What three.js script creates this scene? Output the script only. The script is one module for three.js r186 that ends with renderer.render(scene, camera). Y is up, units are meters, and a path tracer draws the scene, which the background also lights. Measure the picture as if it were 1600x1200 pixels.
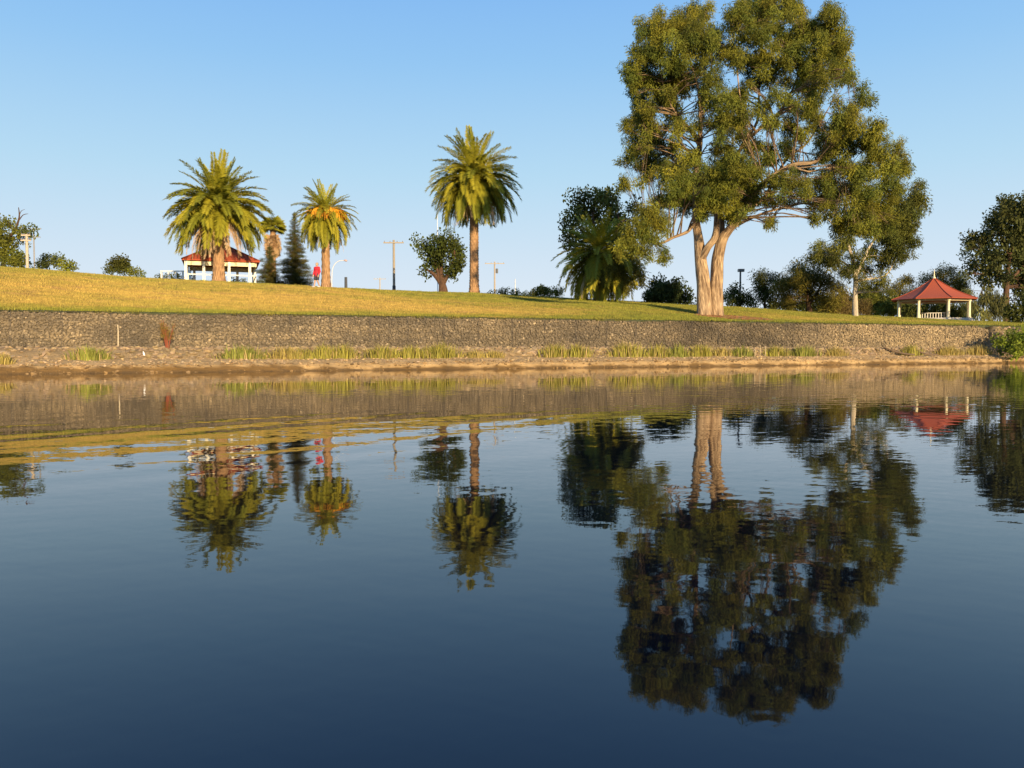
import * as THREE from 'three';
import { mergeGeometries, mergeVertices } from 'three/addons/utils/BufferGeometryUtils.js';
import { MarchingCubes } from 'three/addons/objects/MarchingCubes.js';
import { ImprovedNoise } from 'three/addons/math/ImprovedNoise.js';

// ---------------------------------------------------------------- camera, sky, sun, exposure
const scene = new THREE.Scene();
const EYE = 1.1, F = 1287, PITCH = Math.atan(57 / F);           // eye height over the water; focal length in pixels of a 1600 wide frame
const camera = new THREE.PerspectiveCamera(2 * Math.atan(600 / F) * 180 / Math.PI, 4 / 3, 0.1, 9000);
camera.position.set(0, EYE, 0);
camera.rotation.x = -PITCH;
scene.add(camera);

const SUN_AZ = 23 * Math.PI / 180, SUN_EL = 11 * Math.PI / 180; // behind the viewer, a little to the right, low
const sunDir = new THREE.Vector3(Math.sin(SUN_AZ) * Math.cos(SUN_EL), Math.sin(SUN_EL), Math.cos(SUN_AZ) * Math.cos(SUN_EL));
const sun = new THREE.DirectionalLight(new THREE.Color().setRGB(1.0, 0.76, 0.44), 5.0);
sun.position.copy(sunDir).multiplyScalar(300).add(new THREE.Vector3(0, 0, -60));
sun.target.position.set(0, 0, -60);
sun.castShadow = true; sun.shadow.mapSize.set(4096, 4096); sun.shadow.radius = 1.2;
Object.assign(sun.shadow.camera, { left: -140, right: 140, top: 90, bottom: -90, near: 1, far: 900 });
scene.add(sun, sun.target);

{ // clear evening sky: pale at the horizon, deeper blue overhead
  const W = 512, H = 256, px = new Float32Array(W * H * 4);
  const stops = [[0, .790, .845, .915], [.03, .760, .835, .915], [.10, .650, .785, .910], [.2, .470, .710, .900], [.32, .300, .570, .895], [.44, .195, .445, .880], [.7, .095, .285, .700], [1, .09, .24, .56]];
  for (let j = 0; j < H; j++) {
    const el = Math.max(0, Math.sin(((j + .5) / H - .5) * Math.PI));
    let k = 0; while (k < stops.length - 2 && el > stops[k + 1][0]) k++;
    const a = stops[k], b = stops[k + 1], f = Math.min(1, Math.max(0, (el - a[0]) / (b[0] - a[0])));
    for (let i = 0; i < W; i++) {
      const o = (j * W + i) * 4;
      for (let c = 0; c < 3; c++) px[o + c] = (a[c + 1] + (b[c + 1] - a[c + 1]) * f) / 1.62;
      px[o + 3] = 1;
    }
  }
  const t = new THREE.DataTexture(px, W, H, THREE.RGBAFormat, THREE.FloatType);
  t.mapping = THREE.EquirectangularReflectionMapping; t.magFilter = t.minFilter = THREE.LinearFilter; t.needsUpdate = true;
  scene.background = t; scene.environment = t;
}
const renderer = new THREE.WebGLRenderer({ antialias: true });
renderer.toneMapping = THREE.LinearToneMapping;
renderer.toneMappingExposure = 1.62;
renderer.shadowMap.enabled = true; renderer.shadowMap.type = THREE.PCFSoftShadowMap;

// ---------------------------------------------------------------- helpers
function rng(seed) { let a = seed >>> 0; return () => { a = a + 0x6D2B79F5 | 0; let t = Math.imul(a ^ a >>> 15, 1 | a); t = t + Math.imul(t ^ t >>> 7, 61 | t) ^ t; return ((t ^ t >>> 14) >>> 0) / 4294967296; }; }
const PN = new ImprovedNoise();
const noise = (x, y, z = 0) => PN.noise(x, y, z);
const fbm = (x, y, z = 0, o = 4) => { let s = 0, a = .5; for (let i = 0; i < o; i++) { s += a * noise(x, y, z); x = x * 2.03 + 7.1; y = y * 2.03 + 3.7; z = z * 2.03; a *= .5; } return s; };
const clamp = (x, a = 0, b = 1) => Math.min(b, Math.max(a, x));
const mix = (a, b, f) => a + (b - a) * f;
const smooth = (a, b, x) => { const t = clamp((x - a) / (b - a)); return t * t * (3 - 2 * t); };
const V = (x, y, z) => new THREE.Vector3(x, y, z);
const rgb = (r, g, b) => new THREE.Color().setRGB(r, g, b);
function table(xs, ys, x) { if (x <= xs[0]) return ys[0]; for (let i = 1; i < xs.length; i++) if (x <= xs[i]) return mix(ys[i - 1], ys[i], (x - xs[i - 1]) / (xs[i] - xs[i - 1])); return ys[ys.length - 1]; }
// a point seen at picture position (px, py) that stands D metres in front of the eye
const CP = Math.cos(PITCH), SP = Math.sin(PITCH);
function at(px, py, D) { const x = (px - 800) / F, y = (600 - py) / F; const dy = y * CP - SP, dz = y * SP + CP; return V(x * D / dz, EYE + dy * D / dz, -D); }
const metres = (pix, D) => pix * D / F;

const taken = new Map();
function numbered(name) { const n = taken.get(name) || 0; taken.set(name, n + 1); return n ? `${name}_${String(n).padStart(3, '0')}` : name; }
function tag(o, label, category, group, kind) { if (label) o.userData.label = label; if (category) o.userData.category = category; if (group) o.userData.group = group; if (kind) o.userData.kind = kind; return o; }
function thing(name, label, category, pos, group) { const o = new THREE.Group(); o.name = numbered(name); scene.add(o); if (pos) o.position.copy(pos); return tag(o, label, category, group); }
function mesh(name, geo, mat, parent) { const m = new THREE.Mesh(geo, mat); m.name = parent ? name : numbered(name); m.castShadow = m.receiveShadow = true; (parent || scene).add(m); return m; }

class Geo { // collects triangles into one geometry
  constructor() { this.p = []; this.u = []; this.i = []; this.c = null; this.n = null; }
  get count() { return this.p.length / 3; }
  v(x, y, z, u = 0, w = 0) { this.p.push(x, y, z); this.u.push(u, w); return this.count - 1; }
  tri(a, b, c) { this.i.push(a, b, c); }
  quad(a, b, c, d) { this.i.push(a, b, c, a, c, d); }
  // tapered tube along points [x, y, z, r]; wob roughens the surface
  tube(pts, sides = 8, wob = 0, seed = 0, fine = 1, cap = true) {
    const P = []; for (let k = 0; k < pts.length - 1; k++) { // Catmull-Rom subdivision
      const a = pts[Math.max(0, k - 1)], b = pts[k], c = pts[k + 1], d = pts[Math.min(pts.length - 1, k + 2)];
      for (let j = 0; j < fine; j++) { const t = j / fine, t2 = t * t, t3 = t2 * t; P.push([0, 1, 2, 3].map(q => q < 3 ? .5 * (2 * b[q] + (c[q] - a[q]) * t + (2 * a[q] - 5 * b[q] + 4 * c[q] - d[q]) * t2 + (3 * b[q] - a[q] - 3 * c[q] + d[q]) * t3) : mix(b[q], c[q], t))); }
    }
    P.push(pts[pts.length - 1]);
    let up = V(0.13, 0.21, .97), prev = null, len = 0; const start = this.count;
    for (let k = 0; k < P.length; k++) {
      const q = P[k], a = P[Math.max(0, k - 1)], b = P[Math.min(P.length - 1, k + 1)];
      const t = V(b[0] - a[0], b[1] - a[1], b[2] - a[2]).normalize();
      up.addScaledVector(t, -up.dot(t)).normalize();
      const side = t.clone().cross(up);
      if (prev) len += Math.hypot(q[0] - prev[0], q[1] - prev[1], q[2] - prev[2]); prev = q;
      for (let s = 0; s <= sides; s++) {
        const A = s / sides * Math.PI * 2, ca = Math.cos(A), sa = Math.sin(A);
        let r = q[3]; if (wob) r *= 1 + wob * noise(ca * 1.4 + seed, sa * 1.4 + 5, len * .9 / Math.max(.15, pts[0][3]) * .35 + seed);
        this.v(q[0] + (up.x * ca + side.x * sa) * r, q[1] + (up.y * ca + side.y * sa) * r, q[2] + (up.z * ca + side.z * sa) * r, s / sides * Math.max(.3, Math.round(pts[0][3] * 6)), len);
      }
    }
    const n = sides + 1;
    for (let k = 0; k < P.length - 1; k++) for (let s = 0; s < sides; s++) { const a = start + k * n + s; this.quad(a, a + n, a + n + 1, a + 1); }
    if (cap) { const e = P[P.length - 1], c = this.v(e[0], e[1], e[2]); const l = start + (P.length - 1) * n; for (let s = 0; s < sides; s++) this.tri(l + s, c, l + s + 1); }
    return this;
  }
  box(x0, y0, z0, x1, y1, z1) {
    const f = (a, b, c, d, du, dv) => { const i = this.v(...a, 0, 0); this.v(...b, du, 0); this.v(...c, du, dv); this.v(...d, 0, dv); this.quad(i, i + 1, i + 2, i + 3); };
    const X = x1 - x0, Y = y1 - y0, Z = z1 - z0;
    f([x0, y0, z1], [x1, y0, z1], [x1, y1, z1], [x0, y1, z1], X, Y); f([x1, y0, z0], [x0, y0, z0], [x0, y1, z0], [x1, y1, z0], X, Y);
    f([x1, y0, z1], [x1, y0, z0], [x1, y1, z0], [x1, y1, z1], Z, Y); f([x0, y0, z0], [x0, y0, z1], [x0, y1, z1], [x0, y1, z0], Z, Y);
    f([x0, y1, z1], [x1, y1, z1], [x1, y1, z0], [x0, y1, z0], X, Z); f([x0, y0, z0], [x1, y0, z0], [x1, y0, z1], [x0, y0, z1], X, Z);
    return this;
  }
  build(flat = false) {
    const g = new THREE.BufferGeometry();
    g.setAttribute('position', new THREE.Float32BufferAttribute(this.p, 3)); g.setAttribute('uv', new THREE.Float32BufferAttribute(this.u, 2));
    if (this.c) g.setAttribute('color', new THREE.Float32BufferAttribute(this.c, 3));
    g.setIndex(this.p.length / 3 > 65535 ? new THREE.Uint32BufferAttribute(this.i, 1) : new THREE.Uint16BufferAttribute(this.i, 1));
    if (this.n) g.setAttribute('normal', new THREE.Float32BufferAttribute(this.n, 3)); else if (!flat) g.computeVertexNormals();
    return flat ? g.toNonIndexed() : g;
  }
}
// tiling noise texture: fn(u, v) -> [r, g, b] sRGB 0..1 (colour) or one grey value
function texture(w, h, fn, color, rx = 1, ry = 1) {
  const d = new Uint8Array(w * h * 4);
  for (let j = 0; j < h; j++) for (let i = 0; i < w; i++) { const r = fn(i / w, j / h), o = (j * w + i) * 4; for (let c = 0; c < 3; c++) d[o + c] = clamp(Array.isArray(r) ? r[c] : r) * 255; d[o + 3] = 255; }
  const t = new THREE.DataTexture(d, w, h); t.wrapS = t.wrapT = THREE.RepeatWrapping; t.magFilter = THREE.LinearFilter; t.minFilter = THREE.LinearFilter; t.repeat.set(rx, ry);
  if (color) t.colorSpace = THREE.SRGBColorSpace; t.needsUpdate = true; return t;
}
// noise that tiles over the unit square
function tile(u, v, f, g = f, seed = 0, o = 4) { const a = u * 2 * Math.PI, b = v * 2 * Math.PI; return fbm(Math.cos(a) * f + seed, Math.sin(a) * f + Math.cos(b) * g * .7 + 3, Math.sin(b) * g + seed, o); }
const std = (color, rough = .9, extra = {}) => new THREE.MeshStandardMaterial({ color, roughness: rough, metalness: 0, ...extra });

// ---------------------------------------------------------------- the lie of the land (X to the right, D away from the eye = -z)
// the stone wall runs along D = 45.77 + 0.4363 X; s runs along it, t away from the water
const SX = .9165, SD = .4, WALL_TOP = 2.72, WALL_END = 38.6;
const plan = (s, t) => [s * SX - t * SD, 45.77 + s * SD + t * SX];
const st = (X, D) => { const d = D - 45.77; return [X * SX + d * SD, -X * SD + d * SX]; };
const wallDepth = u => 1 / (.02185 - .009533 * u);
const CREST_PX = [-300, -100, 0, 200, 335, 500, 615, 740, 850, 940, 1080, 1200, 1340, 1500, 1600, 1900];
const CREST_PY = [402, 412, 418, 432, 440, 449, 455, 459, 465, 470, 477, 484, 493, 501, 505, 513];
const CREST_D = [50, 53, 55, 58, 61, 62, 69, 79, 80, 76, 86, 95, 103, 108, 110, 114];
const CREST_K = [1.5, 1.5, 1.5, 1.5, 1.5, 1.5, 1.6, 1.9, 2.3, 2.8, 3.4, 3.2, 2.8, 2.4, 2.2, 2];
function ground(X, D) { // height of the lawn and the flat land behind its brow
  const u = clamp(X / D, -.9, .9), px = 800 + u * F;
  const dw = wallDepth(u), dc = table(CREST_PX, CREST_D, px), py = table(CREST_PX, CREST_PY, px), k = table(CREST_PX, CREST_K, px);
  const hc = at(px, py, dc).y, ac = (hc - EYE) / dc, aw = (WALL_TOP + .03 - EYE) / dw;
  const f = (D - dw) / (dc - dw);
  let h = f >= 1 ? hc : EYE + D * (f <= 0 ? aw : mix(aw, ac, 1 - Math.pow(1 - f, k)));
  if (f <= 0) h = WALL_TOP + .03;
  const lump = .10 * noise(X * .11, D * .11, 3) + .03 * noise(X * .5, D * .5, 9);
  return h + lump * smooth(0, .25, f) * (f < 1.3 ? 1 : .5);
}
const onGround = (px, D) => { const p = at(px, 500, D); p.y = ground(p.x, D); return p; };
// how dry the lawn is: straw coloured across the middle and left, green along the wall and to the right
const dryBlobs = [[60, 450, 10, 1.0], [180, 458, 9, 1.0], [330, 468, 8, .9], [480, 470, 9, 1.1], [620, 478, 8, 1.1], [720, 484, 7, 1.1], [800, 487, 5, .8], [1250, 497, 5, .45], [1420, 501, 8, .35], [520, 455, 6, .8], [300, 448, 7, .7]]
  .map(([px, py, r, w]) => { const u = (px - 800) / F, dw = wallDepth(u), dc = table(CREST_PX, CREST_D, px); let D = dw; for (let k = 0; k <= 40; k++) { const d = mix(dw, dc, k / 40), g = ground(u * d, d); const y = 543 - (g - EYE) / d * F; if (y > py) D = d; } return [u * D, D, r, w]; });
function dryness(X, D) {
  let d = 0; for (const [x, q, r, w] of dryBlobs) { const e = ((X - x) ** 2 + (D - q) ** 2) / (r * r); d = Math.max(d, w * Math.exp(-e)); }
  d = d * .88 + .62 * fbm(X * .16, D * .34, 1, 3) + .75 * fbm(X * .55, D * 1.2, 4, 4) + .02;
  const [, t] = st(X, D); d -= .45 * smooth(2.6, .3, t + .9 * noise(X * .35, D * .2));
  return clamp(d);
}
const GREEN = [.150, .170, .018], STRAW = [.405, .272, .062], OLIVE = [.29, .235, .030];
function lawnColor(X, D) { const d = dryness(X, D), g = .5 + .5 * noise(X * .7, D * .7, 12); const a = mix(.0, .5, g); const w = .75 * smooth(.10, .34, fbm(X * .42 + 9, D * .8, 7, 4)); return [0, 1, 2].map(c => mix(mix(mix(GREEN[c], OLIVE[c], a), STRAW[c], d), [.27, .165, .062][c], w * (.25 + .75 * d))); }

// ---------------------------------------------------------------- ground: lawn and land behind it, one sheet to the horizon
const grainBump = texture(256, 256, (u, v) => .5 + 1.1 * tile(u, v, 6, 6, 2, 5), false);
const grainColor = texture(512, 512, (u, v) => { const n = .84 + .62 * tile(u, v, 9, 9, 5, 5) + .34 * tile(u, v, 2.2, 2.2, 8, 3); return [n, n * .99, n * .97]; }, true);
{
  const g = new Geo(); g.c = [];
  const us = []; for (let i = 0; i <= 230; i++) us.push(-.95 + 1.9 * i / 230);
  const fs = []; for (let j = 0; j <= 90; j++) fs.push(Math.pow(j / 90, 1.15) * 1.25); fs.push(1.4, 1.7, 2.2, 3, 5, 9, 18, 40, 100);
  for (const f of fs) for (const u of us) {
    const px = 800 + u * F, dw = wallDepth(u), dc = table(CREST_PX, CREST_D, px);
    const D = f === 0 ? dw + .02 : dw + (dc - dw) * f, X = u * D;
    g.v(X, ground(X, D), -D, X, D); g.c.push(...lawnColor(X, D));
  }
  const n = us.length; for (let j = 0; j < fs.length - 1; j++) for (let i = 0; i < n - 1; i++) { const a = j * n + i; g.quad(a, a + 1, a + n + 1, a + n); }
  const col = grainColor.clone(); col.repeat.set(.45, .45); const bmp = grainBump.clone(); bmp.repeat.set(.8, .8);
  tag(mesh('lawn', g.build(), std(0xffffff, .95, { vertexColors: true, map: col, bumpMap: bmp, bumpScale: .05 })), 'sloping lawn with straw coloured dry patches above the stone wall', 'lawn', null, 'structure');
}
// upright blades of the mown lawn
{
  const R = rng(11), g = new Geo();
  for (let b = 0; b < 11; b++) {
    const x = (R() - .5) * .34, z = (R() - .5) * .34, a = R() * Math.PI * 2, h = .028 + .04 * R(), w = .007 + .006 * R(), lx = (R() - .5) * .06, lz = (R() - .5) * .06;
    const i = g.v(x - Math.cos(a) * w, -.01, z - Math.sin(a) * w); g.v(x + Math.cos(a) * w, -.01, z + Math.sin(a) * w); g.v(x + lx, h, z + lz); g.tri(i, i + 1, i + 2);
  }
  const N = 150000, im = new THREE.InstancedMesh(g.build(true), std(0xffffff, .9, { side: THREE.DoubleSide }), N), m = new THREE.Matrix4(), q = new THREE.Quaternion(), up = V(0, 1, 0);
  for (let k = 0; k < N; k++) {
    const u = -.78 + 1.52 * R(), px = 800 + u * F, dw = wallDepth(u), dc = table(CREST_PX, CREST_D, px);
    const D = dw + .05 + (dc - dw) * Math.pow(R(), 1.25) * 1.08, X = u * D, s = (.7 + .9 * R()) * (R() < .02 ? 1.8 : 1);
    m.compose(V(X, ground(X, D), -D), q.setFromAxisAngle(up, R() * 6.283), V(s, s * (.8 + .6 * R()), s)); im.setMatrixAt(k, m);
    const c = lawnColor(X, D), b = .6 + .9 * R(); im.setColorAt(k, rgb(c[0] * b, c[1] * b, c[2] * b));
  }
  im.name = 'lawn_grass'; im.castShadow = im.receiveShadow = true; scene.add(im); tag(im, 'short mown grass blades covering the sloping lawn', 'grass', null, 'stuff');
}

// ---------------------------------------------------------------- river bank below the wall: rock ledge, dirt beach, wet undercut edge with its shade painted in
const bankNoise = (s, k) => noise(s * .35, k * 3.1, 2) * .6 + noise(s * 1.3, k * 1.7, 8) * .4;
function bankProfile(s) { // [t, height] from the foot of the wall down into the water
  const a = bankNoise(s, 1), b = bankNoise(s, 2), c = bankNoise(s, 3), w = .35 * noise(s * .12, 5, 1), past = smooth(WALL_END - .5, WALL_END + .5, s);
  const P = [[.35, 1.12], [0, 1.10], [-.55 + .1 * a, 1.04 + .04 * a], [-.82 + .12 * a, .98 + .06 * b], [-.98 + .12 * a, .72 + .06 * a], [-1.12 + .1 * b, .60 + .05 * b], [-1.5 + w * .4, .52 + .06 * c], [-1.95 + w * .7, .42 + .05 * a],
    [-2.2 + w, .37 + .05 * b], [-2.38 + w + .08 * c, .31 + .05 * c], [-2.45 + w + .08 * c, .20 + .04 * b], [-2.47 + w + .06 * b, .06], [-2.62 + w + .06 * b, -.06], [-3.6, -.5], [-6, -1.3]];
  if (past > 0) { const Q = [[.7, 2.62], [.04, 2.70], [-.25, 2.5], [-.6, 2.1], [-.95, 1.7], [-1.3, 1.3], [-1.6, .98], [-1.95, .65]]; for (let k = 0; k < 8; k++) { const j = smooth(0, 3, k); P[k] = [mix(P[k][0], Q[k][0] + .15 * a * j, past), mix(P[k][1], Q[k][1] + .12 * b * j, past)]; } }
  return P;
}
const bankHeight = (s, t) => { const P = bankProfile(s); for (let k = 1; k < P.length; k++) if (t >= P[k][0]) return mix(P[k][1], P[k - 1][1], clamp((t - P[k][0]) / (P[k - 1][0] - P[k][0]))); return -1.3; };
{
  const g = new Geo(); g.c = []; const S = []; for (let s = -48; s <= 95; s += .22) S.push(s);
  let n = 0;
  for (const s of S) {
    const P = bankProfile(s), fine = []; for (let k = 0; k < P.length - 1; k++) { const m = k > 2 && k < 11 ? 3 : 2; for (let j = 0; j < m; j++) fine.push([mix(P[k][0], P[k + 1][0], j / m), mix(P[k][1], P[k + 1][1], j / m), k + j / m]); }
    n = fine.length;
    for (const [t, h, k] of fine) {
      const [X, D] = plan(s, t), r = .11 * fbm(s * 2.2, t * 5 + h * 6, 3, 4) * smooth(0, 2, k);
      g.v(X, h + r * 1.2, -(D - r), s, t * 1 + h);
      const past = smooth(WALL_END, WALL_END + 1.5, s), n1 = .5 + .9 * fbm(s * .8, t * 2, 6, 4);
      const rock = [.33, .240, .135], dirt = [.52, .35, .165], shadedMud = [.185, .108, .036], grassy = [.17, .16, .035];
      const wl = mix(.20, .34, smooth(-9, -16, s)), wet = smooth(wl, wl - .15, h + .16 * noise(s * .5, 7, 3) + .12 * noise(s * 2.1, t * 3, 5));  // dark waterline band: wet mud plus the overhang's shade, painted into the vertex colour
      let c = [0, 1, 2].map(q => mix(mix(rock[q], dirt[q], smooth(.75, .5, h + .25 * noise(s * .5, t, 4))), shadedMud[q], wet) * mix(.55, 1.4, clamp(n1)));
      c = c.map((x, q) => mix(x, grassy[q] * mix(.8, 1.2, clamp(n1)), past * smooth(.5, .8, h)));
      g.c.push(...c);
    }
  }
  for (let j = 0; j < S.length - 1; j++) for (let i = 0; i < n - 1; i++) { const a = j * n + i; g.quad(a, a + 1, a + n + 1, a + n); }
  const bmp = grainBump.clone(); bmp.repeat.set(1.2, 1.2);
  tag(mesh('river_bank', g.build(), std(0xffffff, .95, { vertexColors: true, bumpMap: bmp, bumpScale: .06, side: THREE.DoubleSide })), 'bare dirt river bank with a wet, shade-painted undercut edge at the waterline', 'bank', null, 'structure');
}
// rubble on the ledge and beach
function stoneGeo(seed, detail = 1) { let g = new THREE.IcosahedronGeometry(1, detail); g.deleteAttribute('uv'); g.deleteAttribute('normal'); g = mergeVertices(g); const p = g.attributes.position; for (let k = 0; k < p.count; k++) { const x = p.getX(k), y = p.getY(k), z = p.getZ(k), r = 1 + .55 * noise(x * 1.1 + seed, y * 1.1, z * 1.1 + seed * 2); p.setXYZ(k, x * r, y * r * .8, z * r); } return g.toNonIndexed(); }
function scatter(name, geo, mat, list, parent, label, category) { // list of [pos, scale vec, euler, color]
  const im = new THREE.InstancedMesh(geo, mat, list.length), m = new THREE.Matrix4(), q = new THREE.Quaternion();
  list.forEach(([p, s, e, c], k) => { m.compose(p, q.setFromEuler(e), s); im.setMatrixAt(k, m); im.setColorAt(k, c); });
  im.name = parent ? name : numbered(name); im.castShadow = im.receiveShadow = true; (parent || scene).add(im); return tag(im, label, category, null, 'stuff');
}
const stoneMat = std(0xffffff, .92);
{
  const R = rng(21), list = [];
  for (let k = 0; k < 9000; k++) {
    const s = -46 + 100 * R(), low = R() < .45; if (s > WALL_END + 1 && R() < .6) continue;
    const t = low ? -1.15 - 1.15 * R() : -.15 - .95 * R(), [X, D] = plan(s, t), h = bankHeight(s, t);
    const r = low ? .02 + .055 * R() * R() : .045 + .075 * R(), c = low ? [.44, .31, .165] : [.30, .215, .122], b = .55 + .7 * R() + (R() < .05 ? .35 : 0);
    list.push([V(X, h + r * .1, -D), V(r * (.9 + .8 * R()), r * (.6 + .3 * R()), r), new THREE.Euler(R() - .5, R() * 6.3, R() - .5), rgb(c[0] * b, c[1] * b * (.95 + .1 * R()), c[2] * b * (.85 + .3 * R()))]);
  }
  for (let k = 0; k < 2600; k++) { const s = -46 + 100 * R(), t = -2.15 - .4 * R(), [X, D] = plan(s, t), r = .02 + .06 * R() * R(), b = .5 + .9 * R(); list.push([V(X, bankHeight(s, t), -D), V(r * (1 + R()), r * .7, r), new THREE.Euler(R() - .5, R() * 6.3, R() - .5), rgb(.24 * b, .15 * b, .062 * b)]); }
  scatter('bank_rubble', stoneGeo(3), stoneMat, list, null, 'loose rocks and pebbles along the ledge and beach under the wall', 'rubble');
}

// ---------------------------------------------------------------- gabion wall
{
  const o = thing('gabion_wall', 'long retaining wall of caged grey brown stones holding up the lawn', 'wall');
  const g = new Geo(); const S0 = -46, S1 = WALL_END;
  const wallTop = s => WALL_TOP - .02 + .05 * noise(s * .2, 1, 1) + .035 * noise(s * .9, 4, 2) - .22 * Math.pow(smooth(S1 - 2.2, S1 + .3, s), 1.6);
  { // earth and stone behind the faces
    const rows = []; for (let s = S0; s <= S1 + .01; s += .5) { const f = plan(s, .10), b = plan(s, 1.0), tp = wallTop(s) - .07; rows.push([g.v(f[0], 1.0, -f[1], s, 1), g.v(f[0], tp, -f[1], s, tp), g.v(b[0], tp, -b[1], s, tp + .9), g.v(b[0], 1.0, -b[1], s, 4)]); }
    for (let k = 0; k < rows.length - 1; k++) { const a = rows[k], b = rows[k + 1]; for (let j = 0; j < 3; j++) g.quad(a[j], b[j], b[j + 1], a[j + 1]); }
    const e = rows[rows.length - 1], b = rows[0]; g.quad(e[0], e[3], e[2], e[1]); g.quad(b[0], b[1], b[2], b[3]);
    mesh('stone_core', g.build(true), std(rgb(.105, .086, .062), .95), o);
  }
  const R = rng(31), list = [[], [], []];
  for (let s = S0; s < S1; s += .082) for (let r = 0; r < 22; r++) {
    const y = 1.08 + r * .077 + (R() - .5) * .10, ss = s + (R() - .5) * .14, tp = wallTop(ss); if (y > tp - .045) continue;
    const [X, D] = plan(ss, .055 + (R() - .5) * .06), sz = .034 + .042 * R() * R() + .008 * R();
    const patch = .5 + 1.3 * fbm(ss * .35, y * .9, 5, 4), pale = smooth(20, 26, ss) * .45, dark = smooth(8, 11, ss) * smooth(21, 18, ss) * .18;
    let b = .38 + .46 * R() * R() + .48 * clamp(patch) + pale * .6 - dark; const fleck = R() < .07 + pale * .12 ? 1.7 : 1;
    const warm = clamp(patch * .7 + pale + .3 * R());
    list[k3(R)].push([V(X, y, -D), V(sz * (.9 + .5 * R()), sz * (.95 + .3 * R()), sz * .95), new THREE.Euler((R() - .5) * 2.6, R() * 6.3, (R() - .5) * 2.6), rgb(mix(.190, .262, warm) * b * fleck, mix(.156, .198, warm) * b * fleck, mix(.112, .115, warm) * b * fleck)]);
  }
  function k3(R) { return Math.floor(R() * 3) % 3; }
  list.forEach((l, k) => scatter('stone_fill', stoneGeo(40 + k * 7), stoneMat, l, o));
  // the steel cages: one frame to each two metre basket
  const wire = std(rgb(.17, .15, .13), .55, { metalness: .6 });
  for (let s = S0, k = 0; s < S1 - .4; s += 2, k++) {
    const f = new Geo(), e = Math.min(s + 2, S1), a = plan(s + .03, -.045), b = plan(e - .03, -.045), ta = wallTop(s + .03) + .012, tb = wallTop(e - .03) + .012, r = .006;
    f.tube([[a[0], 1.08, -a[1], r], [a[0], ta, -a[1], r]], 5); f.tube([[b[0], 1.08, -b[1], r], [b[0], tb, -b[1], r]], 5);
    f.tube([[a[0], ta, -a[1], r], [b[0], tb, -b[1], r]], 5); f.tube([[a[0], 1.09, -a[1], r], [b[0], 1.09, -b[1], r]], 5);
    for (let j = 1; j < 4; j++) { const q = plan(mix(s, e, j / 4), -.042), tq = wallTop(mix(s, e, j / 4)); f.tube([[q[0], 1.08, -q[1], .0025], [q[0], tq, -q[1], .0025]], 4); }
    for (let j = 1; j < 4; j++) f.tube([[a[0], mix(1.09, ta, j / 4), -a[1], .0025], [b[0], mix(1.09, tb, j / 4), -b[1], .0025]], 4);
    mesh('basket_frame', f.build(), wire, o);
  }
  // top course: stones under the lid, and turf hanging over the lip
  const tl = []; for (let s = S0; s < S1 - 1.5; s += .12) { const [X, D] = plan(s, .16 + .3 * R()); tl.push([V(X, wallTop(s) - .05, -D), V(.09, .05, .09), new THREE.Euler(0, R() * 6, 0), rgb(.13, .11, .08)]); }
  scatter('stone_fill', stoneGeo(77), stoneMat, tl, o);
  const bl = new Geo(); for (let b = 0; b < 16; b++) { const x = (R() - .5) * .3, a = R() * 6.28, h = .05 + .08 * R(), w = .008; const lx = (R() - .5) * .1, lz = .05 * R(); const i = bl.v(x - Math.cos(a) * w, 0, -Math.sin(a) * w); bl.v(x + Math.cos(a) * w, 0, Math.sin(a) * w); bl.v(x + lx, h * (R() < .3 ? -.6 : 1), lz); bl.tri(i, i + 1, i + 2); }
  const fl = []; for (let s = S0; s < S1 - .6; s += .05) { const [X, D] = plan(s, .02 + .35 * R()), c = lawnColor(X, D + 1), b = .7 + .6 * R(), q = (.35 + .7 * R()) * (.7 + 1.1 * smooth(-.1, .4, noise(s * .8, 3, 6))); fl.push([V(X, wallTop(s) + .0, -D), V(q, q, q), new THREE.Euler(0, (R() - .5), 0), rgb(c[0] * b, c[1] * b, c[2] * b)]); }
  scatter('lip_grass', bl.build(true), std(0xffffff, .9, { side: THREE.DoubleSide }), fl, null, 'fringe of grass hanging over the top edge of the stone wall', 'grass');
}

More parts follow.
